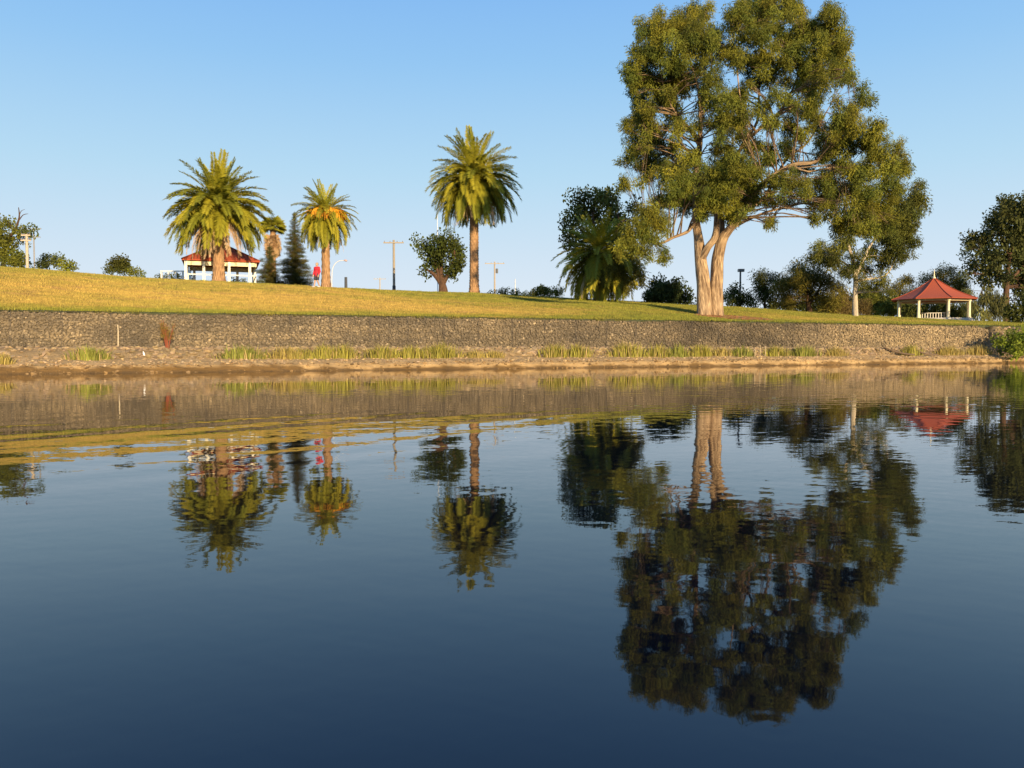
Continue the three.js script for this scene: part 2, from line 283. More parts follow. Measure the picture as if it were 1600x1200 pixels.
// ---------------------------------------------------------------- water
{
  const R = rng(5), waves = [];
  const add = (n, l0, l1, dir, spread, slope, band) => { for (let k = 0; k < n; k++) { const L = l0 * Math.pow(l1 / l0, (k + .5) / n) * (.93 + .14 * R()), a = dir + (R() - .5) * 2 * spread, kk = 2 * Math.PI / L; waves.push([Math.cos(a) * kk, Math.sin(a) * kk, R() * 6.283, slope / kk * Math.SQRT2 / Math.sqrt(n), L, band]); } };
  add(4, .75, 1.25, 135 * Math.PI / 180, .10, .0058, 1);       // wake running in from the left
  add(26, .055, .26, Math.PI / 2, .95, .0047, 0);             // fine ripples
  add(8, .3, .9, Math.PI / 2 + .1, .5, .0024, 0);
  add(4, 1.2, 3, Math.PI / 2 + .2, .5, .0008, 0);
  add(5, .35, .8, Math.PI / 2 - .25, .25, .0065, 2);           // riffle by the right hand bank
  const rows = [], D0 = .9, D1 = 75, NR = 1250, NC = 340; for (let j = 0; j <= NR; j++) rows.push(D0 * Math.pow(D1 / D0, j / NR));
  const NV = (NR + 1) * (NC + 1), pos = new Float32Array(NV * 3), nor = new Float32Array(NV * 3); let o = 0;
  const q0 = V(0, 0, 0);
  for (let j = 0; j <= NR; j++) {
    const D = rows[j], dr = j ? rows[j] - rows[j - 1] : .01, half = D * .86 + .8, dx = 2 * half / NC;
    const slopeOf = waves.map(w => w[3] * Math.hypot(w[0], w[1]) / Math.SQRT2); const fade = waves.map(w => { const need = Math.max(Math.abs(w[1]) * dr, Math.abs(w[0]) * dx) ; return clamp((1.5 - need) / .7); });
    for (let i = 0; i <= NC; i++) {
      const X = -half + dx * i; let y = 0, sx = 0, sd = 0, lost = 0;
      const wake = smooth(6.2, 8.2, D - X * .42) * smooth(19, 12, D - X * .42) * smooth(4.5, -1.5, X) * (.75 + .6 * noise(X * .12, D * .3, 4));
      const rif = smooth(1.5, 4, X) * smooth(11, 14, D) * smooth(30, 20, D) * (.6 + .8 * noise(X * .3, D * .25, 9));
      const calm = (.42 + .5 * smooth(3, 7, D)) * clamp(.85 + 1.1 * noise(X * .21, D * .34, 1));
      const ring = Math.hypot(X - .76, D - 2.36), rg = .00007 * Math.exp(-ring * ring * 40);
      for (let k = 0; k < waves.length; k++) {
        const w = waves[k], f = fade[k] * (w[5] === 1 ? wake : w[5] === 2 ? rif : calm); if (w[5] === 0) { const q = slopeOf[k] * (1 - fade[k]); lost += q * q; } if (f <= 0) continue;
        const ph = w[0] * X + w[1] * D + w[2], A = w[3] * f, c = A * Math.cos(ph); y += A * Math.sin(ph); sx += w[0] * c; sd += w[1] * c;
      }
      { const q = Math.sqrt(lost) * 1.6 * calm; sd += (R() + R() + R() - 1.5) * q * 1.2; sx += (R() + R() + R() - 1.5) * q; }
      if (ring < .6 && ring > 1e-4) { const k = 2 * Math.PI / .09, c = rg * k * Math.cos(k * ring); sx += c * (X - .76) / ring; sd += c * (D - 2.36) / ring; }
      pos[o] = X; pos[o + 1] = y; pos[o + 2] = -D; const l = 1 / Math.hypot(sx, 1, sd); nor[o] = -sx * l; nor[o + 1] = l; nor[o + 2] = sd * l; o += 3;
    }
  }
  const idx = new Uint32Array(NR * NC * 6); let q = 0; for (let j = 0; j < NR; j++) for (let i = 0; i < NC; i++) { const a = j * (NC + 1) + i, b = a + NC + 1; idx[q++] = a; idx[q++] = a + 1; idx[q++] = b + 1; idx[q++] = a; idx[q++] = b + 1; idx[q++] = b; }
  const g = new THREE.BufferGeometry(); g.setAttribute('position', new THREE.BufferAttribute(pos, 3)); g.setAttribute('normal', new THREE.BufferAttribute(nor, 3)); g.setIndex(new THREE.BufferAttribute(idx, 1));
  const far = new THREE.PlaneGeometry(700, 420); far.rotateX(-Math.PI / 2); far.translate(0, -.03, 120); far.deleteAttribute('uv');
  const water = new THREE.MeshPhysicalMaterial({ color: rgb(.0020, .0034, .0080), roughness: .02, metalness: 0, ior: 1.38 });
  tag(mesh('river_water', mergeGeometries([g, far]), water), 'calm dark blue river mirroring the sky and trees', 'water', null, 'structure');
}

// ---------------------------------------------------------------- foliage
function tuft(seed, n, len, wid, hang, roll = 1) { // leaves scattered through a unit ball
  const R = rng(seed), g = new Geo();
  for (let k = 0; k < n; k++) {
    const d = V(R() - .5, R() - .5, R() - .5).normalize().multiplyScalar(Math.pow(R(), .45) * .95);
    const dir = V(R() - .5, R() - .5, R() - .5).normalize().addScaledVector(d, .5).add(V(0, -hang, 0)).normalize();
    const side = V(R() - .5, (R() - .5) * roll, R() - .5).cross(dir).normalize(), l = len * (.7 + .6 * R()), w = wid * (.7 + .6 * R());
    const bend = V(R() - .5, -R() * .5, R() - .5).multiplyScalar(l * .3), m = d.clone().addScaledVector(dir, l * .45), e = d.clone().addScaledVector(dir, l).add(bend);
    const i = g.v(d.x, d.y, d.z); g.v(m.x + side.x * w, m.y + side.y * w, m.z + side.z * w); g.v(e.x, e.y, e.z); g.v(m.x - side.x * w, m.y - side.y * w, m.z - side.z * w); g.quad(i, i + 1, i + 2, i + 3);
  }
  return g.build(true);
}
const TUFT = { gum: tuft(1, 125, .42, .056, .85), broad: tuft(2, 64, .36, .12, .15), fine: tuft(3, 90, .34, .045, .2), needle: tuft(4, 130, .5, .04, .25), hanging: tuft(5, 90, .6, .05, 1.8) };
const leafMat = new THREE.MeshPhysicalMaterial({ color: 0xffffff, roughness: .8, transmission: .22, thickness: 0, side: THREE.DoubleSide, specularIntensity: .25 });
const barkTex = (a, b, seed, fx, fy) => texture(256, 512, (u, v) => { const n = clamp(.5 + 1.2 * tile(u, v, fx, fy, seed, 5)); return [mix(a[0], b[0], n), mix(a[1], b[1], n), mix(a[2], b[2], n)]; }, true);
const barkBump = texture(256, 512, (u, v) => .5 + 1.3 * tile(u, v, 3.2, 1.6, 4, 5), false, 1, .5);
const gumBark = barkTex([.36, .275, .20], [.82, .71, .56], 3, 1.0, 1.3); gumBark.repeat.set(1, .22);
const darkBark = barkTex([.24, .17, .12], [.46, .34, .25], 9, 3, 1.4); darkBark.repeat.set(1, .4);
const M = {
  gum: std(0xffffff, .85, { map: gumBark, bumpMap: barkBump, bumpScale: .03 }),
  bark: std(0xffffff, .9, { map: darkBark, bumpMap: barkBump, bumpScale: .04 }),
  pale: std(rgb(.52, .43, .31), .8, { bumpMap: barkBump, bumpScale: .03 }),
};
// fills ellipsoids (picture position and radii, at depth D) with leaf tufts
function crown(parent, clumps, D, o) {
  const R = rng(o.seed), list = [], b = parent.position, size = o.size, W = [];
  if (o.fill) { const Q = rng(o.seed + 999), more = []; for (const [x, y, rx, ry, dz] of clumps) for (let k = 0; k < o.fill; k++) { const a = Q() * 6.283, r = .55 + .6 * Q(), s = (.45 + .35 * Q()) * (o.wisp || 1); more.push([x + Math.cos(a) * rx * r, y + Math.sin(a) * ry * r * (o.wisp ? 1 : .8), rx * s * (o.wisp ? .8 : 1), ry * s * (o.wisp ? 1.45 : 1.1), dz]); } clumps = [...clumps, ...more]; }
  const cx = clumps.reduce((a, c) => a + c[0], 0) / clumps.length, cy = clumps.reduce((a, c) => a + c[1], 0) / clumps.length;
  const ext = Math.max(...clumps.map(c => Math.hypot(c[0] - cx, c[1] - cy))) + 1;
  for (const [px, py, rx, ry, dz] of clumps) {
    const e = Math.hypot(px - cx, py - cy) / ext, off = (dz !== undefined ? dz : (R() * 2 - 1) * Math.sqrt(Math.max(.1, 1 - e * e))) * (o.depth || 0);
    const c = at(px, py, D + off), k = (D + off) / F * (o.shrink || 1), ax = rx * k, ay = ry * k, az = (ax + ay) / 2;
    W.push([c.x, c.y, c.z, Math.min(ax, ay)]);
    const n = Math.max(2, Math.round(3.1 * o.density * Math.pow(ax * ay * az, .9) / Math.pow(size, 2.7))), hue = R(), bri = .72 + .56 * R();
    for (let j = 0; j < n; j++) {
      const d = V(R() - .5, R() - .5, R() - .5).normalize().multiplyScalar(Math.pow(R(), .55) * (.92 + .55 * Math.pow(R(), 3)));
      const p = V(c.x + d.x * ax - b.x, c.y + d.y * ay - b.y, c.z + d.z * az - b.z), s = size * (.4 + .95 * R());
      const h = clamp(hue * .6 + R() * .55 - .08), col = o.colors, br = bri * (.7 + .6 * R());
      list.push([p, V(s, s * (.85 + .3 * R()), s), new THREE.Euler((R() - .5) * .5, R() * 6.283, (R() - .5) * .5), rgb(mix(col[0][0], col[1][0], h) * br, mix(col[0][1], col[1][1], h) * br, mix(col[0][2], col[1][2], h) * br)]);
    }
  }
  const m = scatter('crown', o.tuft || TUFT.broad, leafMat, list, parent); m.userData.kind = 'stuff';
  return W;
}
// limbs given by picture positions [px, py, radius in pixels, depth offset]; returns world nodes
function limbPts(path, D, b) { return path.map(([px, py, r, dz = 0]) => { const p = at(px, py, D + dz); return [p.x - b.x, p.y - b.y, p.z - b.z, r * (D + dz) / F]; }); }
function twigs(parent, nodes, W, mat, seed, r0 = .05, sub = 3) { // thin branches from the limbs out to every clump
  const R = rng(seed), g = new Geo(), b = parent.position; let any = false;
  for (const [x, y, z, r] of W) {
    const c = [x - b.x, y - b.y, z - b.z]; let best = null, bd = 1e9;
    for (const n of nodes) { const d = Math.hypot(n[0] - c[0], (n[1] - c[1]) * .8, n[2] - c[2]) + (n[1] > c[1] + .5 ? 2.5 : 0); if (d < bd) { bd = d; best = n; } }
    if (!best || bd < .3) continue; any = true;
    const rr = Math.min(best[3] * .7, r0 * (.6 + bd * .16)), mid = [0, 1, 2].map(q => mix(best[q], c[q], .5) + (R() - .5) * bd * .16); mid[1] += bd * .05;
    g.tube([[best[0], best[1], best[2], rr], [...mid, rr * .7], [...c, rr * .35]], 5, .15, R() * 9, 3);
    for (let k = 0; k < sub; k++) { const d = V(R() - .5, R() - .25, R() - .5).normalize().multiplyScalar(r * (.7 + .5 * R())), f = .45 + .5 * R(); const s = [0, 1, 2].map(q => mix(mid[q], c[q], f * 2 - 1 > 0 ? f * 2 - 1 : .1)); g.tube([[...s, rr * .45], [s[0] + d.x * .5, s[1] + d.y * .5 + r * .08, s[2] + d.z * .5, rr * .32], [c[0] + d.x, c[1] + d.y, c[2] + d.z, rr * .15]], 4, 0, 0, 2); }
  }
  if (any) tag(mesh('branches', g.build(), mat, parent), null, null, null, 'stuff');
}
function tree(name, label, category, px, D, clumps, o) {
  const base = onGround(px, D), t = thing(name, label, category, base, o.group), nodes = [];
  (o.trunks || []).forEach((path, k) => {
    const P = limbPts(path, D, base); if (o.snap !== false && k === 0) { P[0][1] = -.25; }
    mesh(k === 0 ? 'trunk' : 'limb', new Geo().tube(P, o.sides || 9, .18, k * 3.7 + o.seed, 4).build(), o.bark || M.bark, t);
    for (let j = 0; j < P.length - 1; j++) for (let q = 0; q < 4; q++) nodes.push([0, 1, 2, 3].map(c => mix(P[j][c], P[j + 1][c], q / 4)));
    nodes.push(P[P.length - 1]);
  });
  const W = crown(t, clumps, D, o);
  if (nodes.length) twigs(t, nodes, W, o.bark || M.bark, o.seed + 50, o.twig || .05, o.sub === undefined ? 3 : o.sub);
  return t;
}

// ---------------------------------------------------------------- the great river gum
const GUM_D = 56;
{
  const base = onGround(1112, GUM_D), t = thing('river_gum_tree', 'huge twin trunked gum tree with spreading crown beside the stone wall', 'tree', base), D = GUM_D, nodes = [];
  const gy = 496;
  const stems = [
    [[1101, gy + 8, 13], [1101, 484, 11.5], [1100, 455, 10.5], [1097, 425, 10], [1094, 398, 8.5], [1091, 370, 6.5], [1088, 345, 5.5], [1087, 312, 5], [1088, 274, 4.6], [1093, 230, 4], [1094, 205, 3.5], [1094, 178, 2.6], [1091, 140, 1.6], [1080, 100, .8]],
    [[1121, gy + 8, 12.5, .3], [1120, 484, 11, .3], [1119, 455, 10, .3], [1120, 425, 9.5, .3], [1123, 398, 8.8, .2], [1129, 373, 8.2, 0], [1138, 360, 6.5, -.3], [1154, 341, 5.2, -.8], [1173, 309, 4.4, -1.4], [1192, 287, 4, -1.8], [1237, 258, 3.2, -2], [1275, 252, 2.3, -1.6], [1310, 217, 1.4, -.8], [1335, 185, .7, 0]],
  ];
  const limbs = [
    [[1097, 402, 6.5, -.15], [1106, 386, 5.8, -.5], [1117, 371, 5.2, -.6], [1120, 345, 4.6, -.3], [1124, 310, 4, .3], [1134, 275, 3.4, .8], [1144, 252, 3, 1], [1173, 214, 2.6, .4], [1221, 172, 2.1, -.6], [1247, 118, 1.3, -1], [1262, 70, .6, -1]],
    [[1128, 378, 5, .3], [1128, 350, 4, .8], [1126, 320, 3.4, 1.4], [1140, 270, 2.8, 2.4], [1158, 230, 2.4, 2.6], [1183, 190, 2.1, 2.2], [1186, 143, 1.5, 1.6], [1190, 90, .9, 1], [1192, 40, .5, .6]],
    [[1088, 347, 3.4], [1082, 352, 3.0, -.5], [1074, 362, 2.6, -.9], [1052, 371, 2.2, -1.4], [1033, 380, 1.6, -1.8], [1012, 378, .9, -2]],
    [[1140, 359, 3.4, -.2], [1165, 345, 2.3, .4], [1199, 331, 1.8, .9], [1230, 324, 1.5, 1.2], [1256, 318, 1.2, 1.2], [1290, 322, .8, 1], [1330, 318, .4, .8]],
    [[1160, 333, 3.4, -1], [1178, 322, 2.8, -.2], [1200, 300, 2.4, .8], [1228, 250, 1.9, 1.8], [1262, 222, 1.4, 2], [1300, 160, .6, 1.6]],
    [[1093, 228, 3], [1078, 203, 2.4, -.6], [1058, 180, 1.7, -1.2], [1038, 140, 1, -1.5], [1030, 90, .5, -1.4]],
    [[1088, 290, 3], [1070, 262, 2.3, .8], [1040, 240, 1.7, 1.6], [1010, 205, 1, 2], [998, 160, .5, 2]],
    [[1237, 258, 2.0, -2], [1262, 268, 1.5, -1.8], [1300, 262, 1.1, -1.2], [1350, 262, .7, -.6], [1392, 258, .4, 0]],
    [[1094, 180, 2], [1106, 140, 1.5, .8], [1112, 90, .9, 1.2], [1100, 40, .4, 1.2]],
    [[1205, 186, 1.9, -.3], [1240, 165, 1.4, .6], [1275, 120, .9, 1.2], [1296, 60, .5, 1.2]],
    [[1087, 318, 2.2], [1062, 322, 1.7, .6], [1030, 322, 1.1, 1], [1000, 335, .6, 1.2]],
    [[1180, 204, 1.7, .2], [1160, 170, 1.3, -.6], [1152, 110, .9, -1], [1150, 50, .5, -1]],
  ];
  const lay = (path, name, sides, k) => { const P = limbPts(path, D, base); mesh(name, new Geo().tube(P, sides, .2, k * 2.9, 5).build(), M.gum, t); for (let j = 2; j < P.length - 1; j++) for (let q = 0; q < 4; q++) nodes.push([0, 1, 2, 3].map(c => mix(P[j][c], P[j + 1][c], q / 4))); nodes.push(P[P.length - 1]); };
  stems.forEach((p, k) => lay(p, 'trunk', 18, k)); limbs.forEach((p, k) => lay(p, 'limb', 10, k + 4));
  const clumps = [[1030, 42, 26, 22], [1065, 36, 24, 24], [1095, 24, 20, 18], [1010, 75, 24, 26], [1050, 85, 30, 26], [1090, 72, 26, 26], [1120, 66, 18, 24], [1000, 115, 22, 22], [1035, 125, 28, 22], [1075, 120, 26, 20], [1110, 112, 18, 20], [988, 132, 13, 18], [1005, 155, 24, 20], [1042, 160, 22, 16], [1003, 190, 22, 18], [984, 196, 11, 13], [1000, 225, 22, 17], [988, 246, 14, 14], [1026, 215, 18, 17], [1020, 250, 24, 15], [1008, 272, 15, 10], [1052, 238, 15, 18],
    [1150, 32, 18, 22], [1180, 14, 28, 24], [1215, 10, 28, 20], [1240, 10, 16, 16], [1190, 55, 30, 22], [1230, 55, 28, 22], [1265, 42, 26, 24], [1295, 32, 19, 22], [1150, 72, 16, 22], [1166, 96, 20, 18], [1205, 95, 28, 19], [1245, 90, 28, 22], [1285, 78, 26, 26], [1310, 70, 16, 24], [1314, 106, 16, 20], [1285, 115, 22, 18], [1326, 120, 10, 10], [1250, 126, 20, 14], [1180, 126, 20, 10], [1275, 145, 18, 16], [1266, 170, 17, 14],
    [1152, 178, 18, 20], [1135, 165, 16, 22], [1134, 202, 20, 20], [1152, 254, 18, 26], [1130, 247, 16, 23], [1160, 287, 25, 25], [1126, 287, 22, 29], [1092, 282, 26, 25], [1062, 290, 26, 25], [1080, 315, 26, 20], [1110, 320, 22, 20], [1140, 325, 21, 17], [1162, 320, 13, 17], [1052, 264, 20, 14], [1206, 190, 14, 13], [1236, 197, 18, 13], [1226, 230, 20, 13], [1198, 247, 17, 14], [1216, 282, 23, 12], [1246, 292, 20, 13], [1111, 152, 20, 20], [1100, 186, 17, 13], [1160, 140, 16, 14], [1215, 145, 16, 14], [1190, 165, 14, 12], [1180, 270, 16, 14], [1070, 205, 16, 15], [1075, 245, 14, 14], [1250, 262, 16, 12], [1178, 235, 14, 14], [1200, 310, 16, 10], [1230, 310, 16, 9], [1100, 300, 16, 14], [1140, 300, 14, 14], [1055, 190, 14, 12], [1235, 170, 14, 12], [1160, 215, 14, 14], [1255, 210, 14, 12], [1280, 200, 14, 12],
    [1036, 318, 20, 16], [1020, 336, 20, 15, -1], [1000, 350, 17, 14, -1], [1040, 350, 14, 14, -.9], [985, 363, 13, 13, -1], [1015, 374, 15, 12, -1], [1036, 396, 10, 9, -.9], [1002, 394, 13, 11, -1], [974, 384, 12, 13, -1], [972, 288, 8, 8, 0],
    [1320, 166, 16, 17], [1345, 155, 15, 16], [1336, 190, 21, 18], [1366, 205, 17, 18], [1310, 206, 18, 16], [1290, 230, 21, 15], [1330, 226, 24, 18], [1370, 236, 22, 21], [1398, 235, 14, 18], [1394, 260, 18, 18], [1356, 265, 24, 18], [1310, 262, 24, 16], [1282, 286, 20, 15], [1320, 296, 24, 18], [1360, 300, 24, 18], [1395, 290, 17, 18], [1413, 256, 7, 13], [1276, 315, 17, 11], [1310, 325, 20, 14], [1345, 335, 21, 16], [1378, 325, 18, 16], [1338, 360, 18, 13], [1364, 354, 16, 13], [1312, 345, 16, 12], [1390, 345, 12, 12], [1350, 318, 18, 14], [1300, 305, 18, 14], [1268, 337, 8, 9], [1204, 346, 6, 7], [1262, 300, 12, 10]];
  const W = crown(t, clumps, D, { seed: 101, shrink: .99, size: .40, density: 1.12, fill: 5, wisp: .72, depth: 5.2, tuft: TUFT.gum, colors: [[.100, .132, .022], [.225, .200, .020]] });
  twigs(t, nodes, W, M.gum, 7, .045, 7);
  // bare earth and shed bark round the foot
  const R = rng(3), ll = []; for (let k = 0; k < 1500; k++) { const a = R() * 6.283, r = Math.pow(R(), .7) * 2.3, X = base.x + 1.3 + Math.cos(a) * r * 1.1, Dd = D - .6 + Math.sin(a) * r * .9; ll.push([V(X, ground(X, Dd) + .045, -Dd), V(.10 + .12 * R(), .022, .04 + .03 * R()), new THREE.Euler((R() - .5) * .3, R() * 6.3, (R() - .5) * .3), rgb(.30 * (.6 + .7 * R()), .135, .055)]); }
  scatter('fallen_bark', stoneGeo(5), stoneMat, ll, null, 'reddish shed bark and litter at the foot of the huge gum', 'litter');
}

// ---------------------------------------------------------------- palms
function frondGeo(elev, curl, L, seed, dead = false, droop = .12) {
  const R = rng(seed), g = new Geo(), N = 16, pts = []; let x = 0, y = 0, a = elev; const twist = (R() - .5) * .25;
  for (let k = 0; k <= N; k++) { const t = k / N; pts.push([x, y, twist * t * t * L * .3, mix(.045, .008, Math.sqrt(t)) * L / 4, a]); a = Math.max(-1.5, elev - curl * Math.pow((k + 1) / N, 1.25)); x += Math.cos(a) * L / N; y += Math.sin(a) * L / N; }
  g.tube(pts.map(p => p.slice(0, 4)), 4, 0, 0, 1);
  const n = dead ? 34 : 66, lw = L / 4;
  for (let k = 0; k < n; k++) for (const sg of [-1, 1]) {
    const t = .1 + .9 * (k + .5 * R()) / n, f = t * N, i = Math.min(N - 1, Math.floor(f)), p = pts[i], q = pts[i + 1], u = f - i, A = mix(p[4], q[4], u);
    const P = V(mix(p[0], q[0], u), mix(p[1], q[1], u), mix(p[2], q[2], u)), T = V(Math.cos(A), Math.sin(A), 0), Nn = V(-Math.sin(A), Math.cos(A), 0);
    const l = lw * (dead ? .42 : .66) * (.4 + .65 * Math.sin(Math.PI * Math.pow(clamp(t), .62))) * (.85 + .3 * R()), spread = dead ? .35 + .3 * R() : .72 + .3 * R();
    const d = V(0, 0, sg).multiplyScalar(spread).addScaledVector(T, .72).addScaledVector(Nn, dead ? (R() - .6) * .4 : .0 + .55 * R()).normalize();
    const w = (dead ? .034 : .046) * lw * (.8 + .4 * R()), m = P.clone().addScaledVector(d, l * .5), e = P.clone().addScaledVector(d, l); m.y -= droop * l * .3; e.y -= droop * l * (dead ? 2 : 1.3);
    const b = g.v(P.x, P.y, P.z); g.v(m.x + T.x * w, m.y + T.y * w, m.z); g.v(e.x, e.y, e.z); g.v(m.x - T.x * w, m.y - T.y * w, m.z); g.quad(b, b + 1, b + 2, b + 3);
  }
  return g.build(true);
}
const frondMats = [[.215, .220, .016], [.285, .265, .018], [.35, .310, .022]].map(c => new THREE.MeshPhysicalMaterial({ color: rgb(...c), roughness: .7, specularIntensity: .4, transmission: .2, thickness: 0, side: THREE.DoubleSide }));
const deadMats = [[.60, .43, .25], [.48, .32, .17]].map(c => std(rgb(...c), .9, { side: THREE.DoubleSide }));
const palmBark = barkTex([.44, .33, .23], [.78, .62, .45], 17, 4, 1.2), palmBarkMat = std(0xffffff, .92, { map: palmBark, bumpMap: barkBump, bumpScale: .03 });
function palmTrunk(h, r, rTop, seed, boss) { // spiral of old leaf bases worn into diamonds
  const g = new Geo(), NS = 30, NR = Math.round(h / .045);
  for (let k = 0; k <= NR; k++) for (let s = 0; s <= NS; s++) {
    const y = -.3 + (h + .3) * k / NR, A = s / NS * Math.PI * 2, f = k / NR; let R0 = mix(r * (1 + .35 * Math.exp(-y * 1.8)), rTop, f); R0 += boss * smooth(h - 1.6, h - .3, y) * r;
    const a1 = A * 7 + y * 12, a2 = A * 7 - y * 12; const d = Math.max(0, Math.sin(a1) * .5 + .5) * Math.max(0, Math.sin(a2) * .5 + .5);
    const q = R0 * (1 + .11 * (d - .3) + .05 * noise(Math.cos(A) * 2 + seed, y * 1.5, Math.sin(A) * 2)); g.v(Math.cos(A) * q, y, Math.sin(A) * q, s / NS * 2, y * .4);
  }
  const n = NS + 1; for (let k = 0; k < NR; k++) for (let s = 0; s < NS; s++) { const a = k * n + s; g.quad(a, a + n, a + n + 1, a + 1); }
  return g.build();
}
function palm(name, label, px, D, heartPy, o) {
  const base = onGround(px, D), t = thing(name, label, 'palm tree', base, o.group), h = at(px, heartPy, D).y - base.y, R = rng(o.seed), L = o.L;
  mesh('trunk', palmTrunk(h, o.r, o.r * .92, o.seed, o.boss), palmBarkMat, t);
  const put = (name, geo, mat, az, y, rad, sc) => { const m = mesh(name, geo, mat, t); m.position.set(Math.cos(az) * rad, h + y, -Math.sin(az) * rad); m.rotation.set(0, az, 0); m.rotateX((R() - .5) * .5); m.scale.setScalar(sc); return m; };
  const classes = 11, geos = []; for (let c = 0; c < classes; c++) { const f = c / (classes - 1), el = mix(o.top || 1.24, o.low, Math.pow(f, .78)), cu = f < .25 ? mix(.12, 1.0, f / .25) : mix(1.1, 1.2, (f - .25) / .75); geos.push([frondGeo(el, cu, L * mix(.86, 1.02, clamp(f * 2)), o.seed + c, false, mix(.08, .3, f)), frondGeo(el - .06, cu * 1.12, L * mix(.84, 1, clamp(f * 2)), o.seed + c + 40, false, mix(.08, .3, f))]); }
  for (let k = 0; k < o.n; k++) {
    const f = Math.pow(k / (o.n - 1), .9), c = Math.min(classes - 1, Math.floor(f * classes)), mt = frondMats[Math.floor(R() * 2.999)];
    put('frond', geos[c][k % 2], mt, k * 2.39996 + R() * .35, mix(.35, -.75, f) * o.r / .45, o.r * mix(.15, .75, f), .9 + .2 * R());
  }
  const dg = [frondGeo(-.55, .95, L * .82, o.seed + 80, true), frondGeo(-.95, .6, L * .70, o.seed + 81, true), frondGeo(-.72, .85, L * .76, o.seed + 82, true)];
  for (let k = 0; k < o.dead; k++) put('dead_frond', dg[k % 3], deadMats[k % 2], k * 2.39996 + R() * .6, -.75 - .55 * R(), o.r * .9, .8 + .4 * R());
  if (o.fruit) {
    const fg = new Geo(), FR = rng(77); fg.tube([[0, 0, 0, .035], [.5, .22, 0, .03], [.95, .05, 0, .022]], 5, 0, 0, 3);
    for (let s = 0; s < 34; s++) { const a = FR() * 6.28, sp = .05 + .22 * FR(), l = .35 + .45 * FR(), x = .55 + .4 * FR(); fg.tube([[x, .16 - (x - .55) * .2, 0, .012], [x + .18 + Math.cos(a) * sp * .6, .06 - l * .35, Math.sin(a) * sp * .8, .02], [x + .24 + Math.cos(a) * sp, -l * .9, Math.sin(a) * sp * 1.3, .022]], 4, 0, 0, 2); }
    const fm = std(rgb(.70, .33, .014), .6), geo = fg.build(); for (let k = 0; k < o.fruit; k++) { const m = mesh('fruit_bunch', geo, fm, t); const az = .15 - k * (Math.PI * 1.1 / (o.fruit - 1)); m.position.set(Math.cos(az) * o.r * .5, h - .05 + .25 * R(), -Math.sin(az) * o.r * .5); m.rotation.y = az; m.scale.setScalar(.98 + .25 * R()); m.userData.label = 'bright orange hanging date bunch'; }
  }
  return t;
}
palm('date_palm', 'largest left palm with huge round crown and straw coloured dead fronds below', 343, 63, 318, { L: 4.0, r: .43, n: 138, dead: 40, low: -.24, boss: .25, seed: 500, group: 'date palms on the brow of the lawn' });
palm('date_palm', 'smaller palm carrying bright orange date bunches beside the person in red', 510, 62, 332, { L: 2.58, r: .31, n: 96, dead: 6, low: -.75, boss: .45, fruit: 11, seed: 600, group: 'date palms on the brow of the lawn' });
palm('date_palm', 'tall single palm with bare brown trunk in the middle of the lawn', 741, 80, 276, { L: 4.75, r: .44, n: 134, dead: 48, low: -.40, boss: .2, seed: 700, group: 'date palms on the brow of the lawn' });
palm('date_palm', 'squat palm with fronds drooping to the grass under the dark tree', 938, 71, 394, { L: 4.3, r: .42, n: 96, dead: 14, top: 1.05, low: -.7, boss: .3, seed: 800, group: 'date palms on the brow of the lawn' });

{ // fan palm with a petticoat of dead leaves
  const D = 85, base = onGround(428, D), t = thing('fan_palm', 'small fan palm with brown shaggy skirt between palm and conifers', 'palm tree', base), h = at(428, 355, D).y - base.y, R = rng(91);
  mesh('trunk', palmTrunk(h, .28, .24, 9, .1), palmBarkMat, t);
  const fan = (len, drop, seed) => { const g = new Geo(), Q = rng(seed), n = 17; g.tube([[0, 0, 0, .02], [len * .45, .02, 0, .014]], 4); for (let k = 0; k < n; k++) { const a = (k / (n - 1) - .5) * 3.4, l = len * .62 * (.85 + .3 * Q()), x = len * .45, i = g.v(x, 0, 0); const w = .055; g.v(x + Math.cos(a - w * 1.6) * l * .6, .02, Math.sin(a - w * 1.6) * l * .6); g.v(x + Math.cos(a) * l, -drop * l, Math.sin(a) * l); g.v(x + Math.cos(a + w * 1.6) * l * .6, .02, Math.sin(a + w * 1.6) * l * .6); g.quad(i, i + 1, i + 2, i + 3); } return g.build(true); };
  const f1 = fan(1.35, .25, 1), f2 = fan(1.3, .4, 2), d1 = fan(1.35, .2, 3);
  for (let k = 0; k < 26; k++) { const m = mesh('frond', k % 2 ? f1 : f2, frondMats[k % 2], t); m.position.set(0, h - .1, 0); m.rotation.order = 'YZX'; m.rotation.set((R() - .5) * .6, k * 2.4, mix(1.35, -.25, k / 25)); }
  for (let k = 0; k < 56; k++) { const m = mesh('dead_frond', d1, deadMats[k % 2], t); const f = k / 55; m.position.set(Math.cos(k * 2.4) * .12, h - .25 - f * 1.7, -Math.sin(k * 2.4) * .12); m.rotation.order = 'YZX'; m.rotation.set((R() - .5) * .8, k * 2.4, -.98 - .3 * R()); m.scale.setScalar(.85 + .25 * R()); }
}

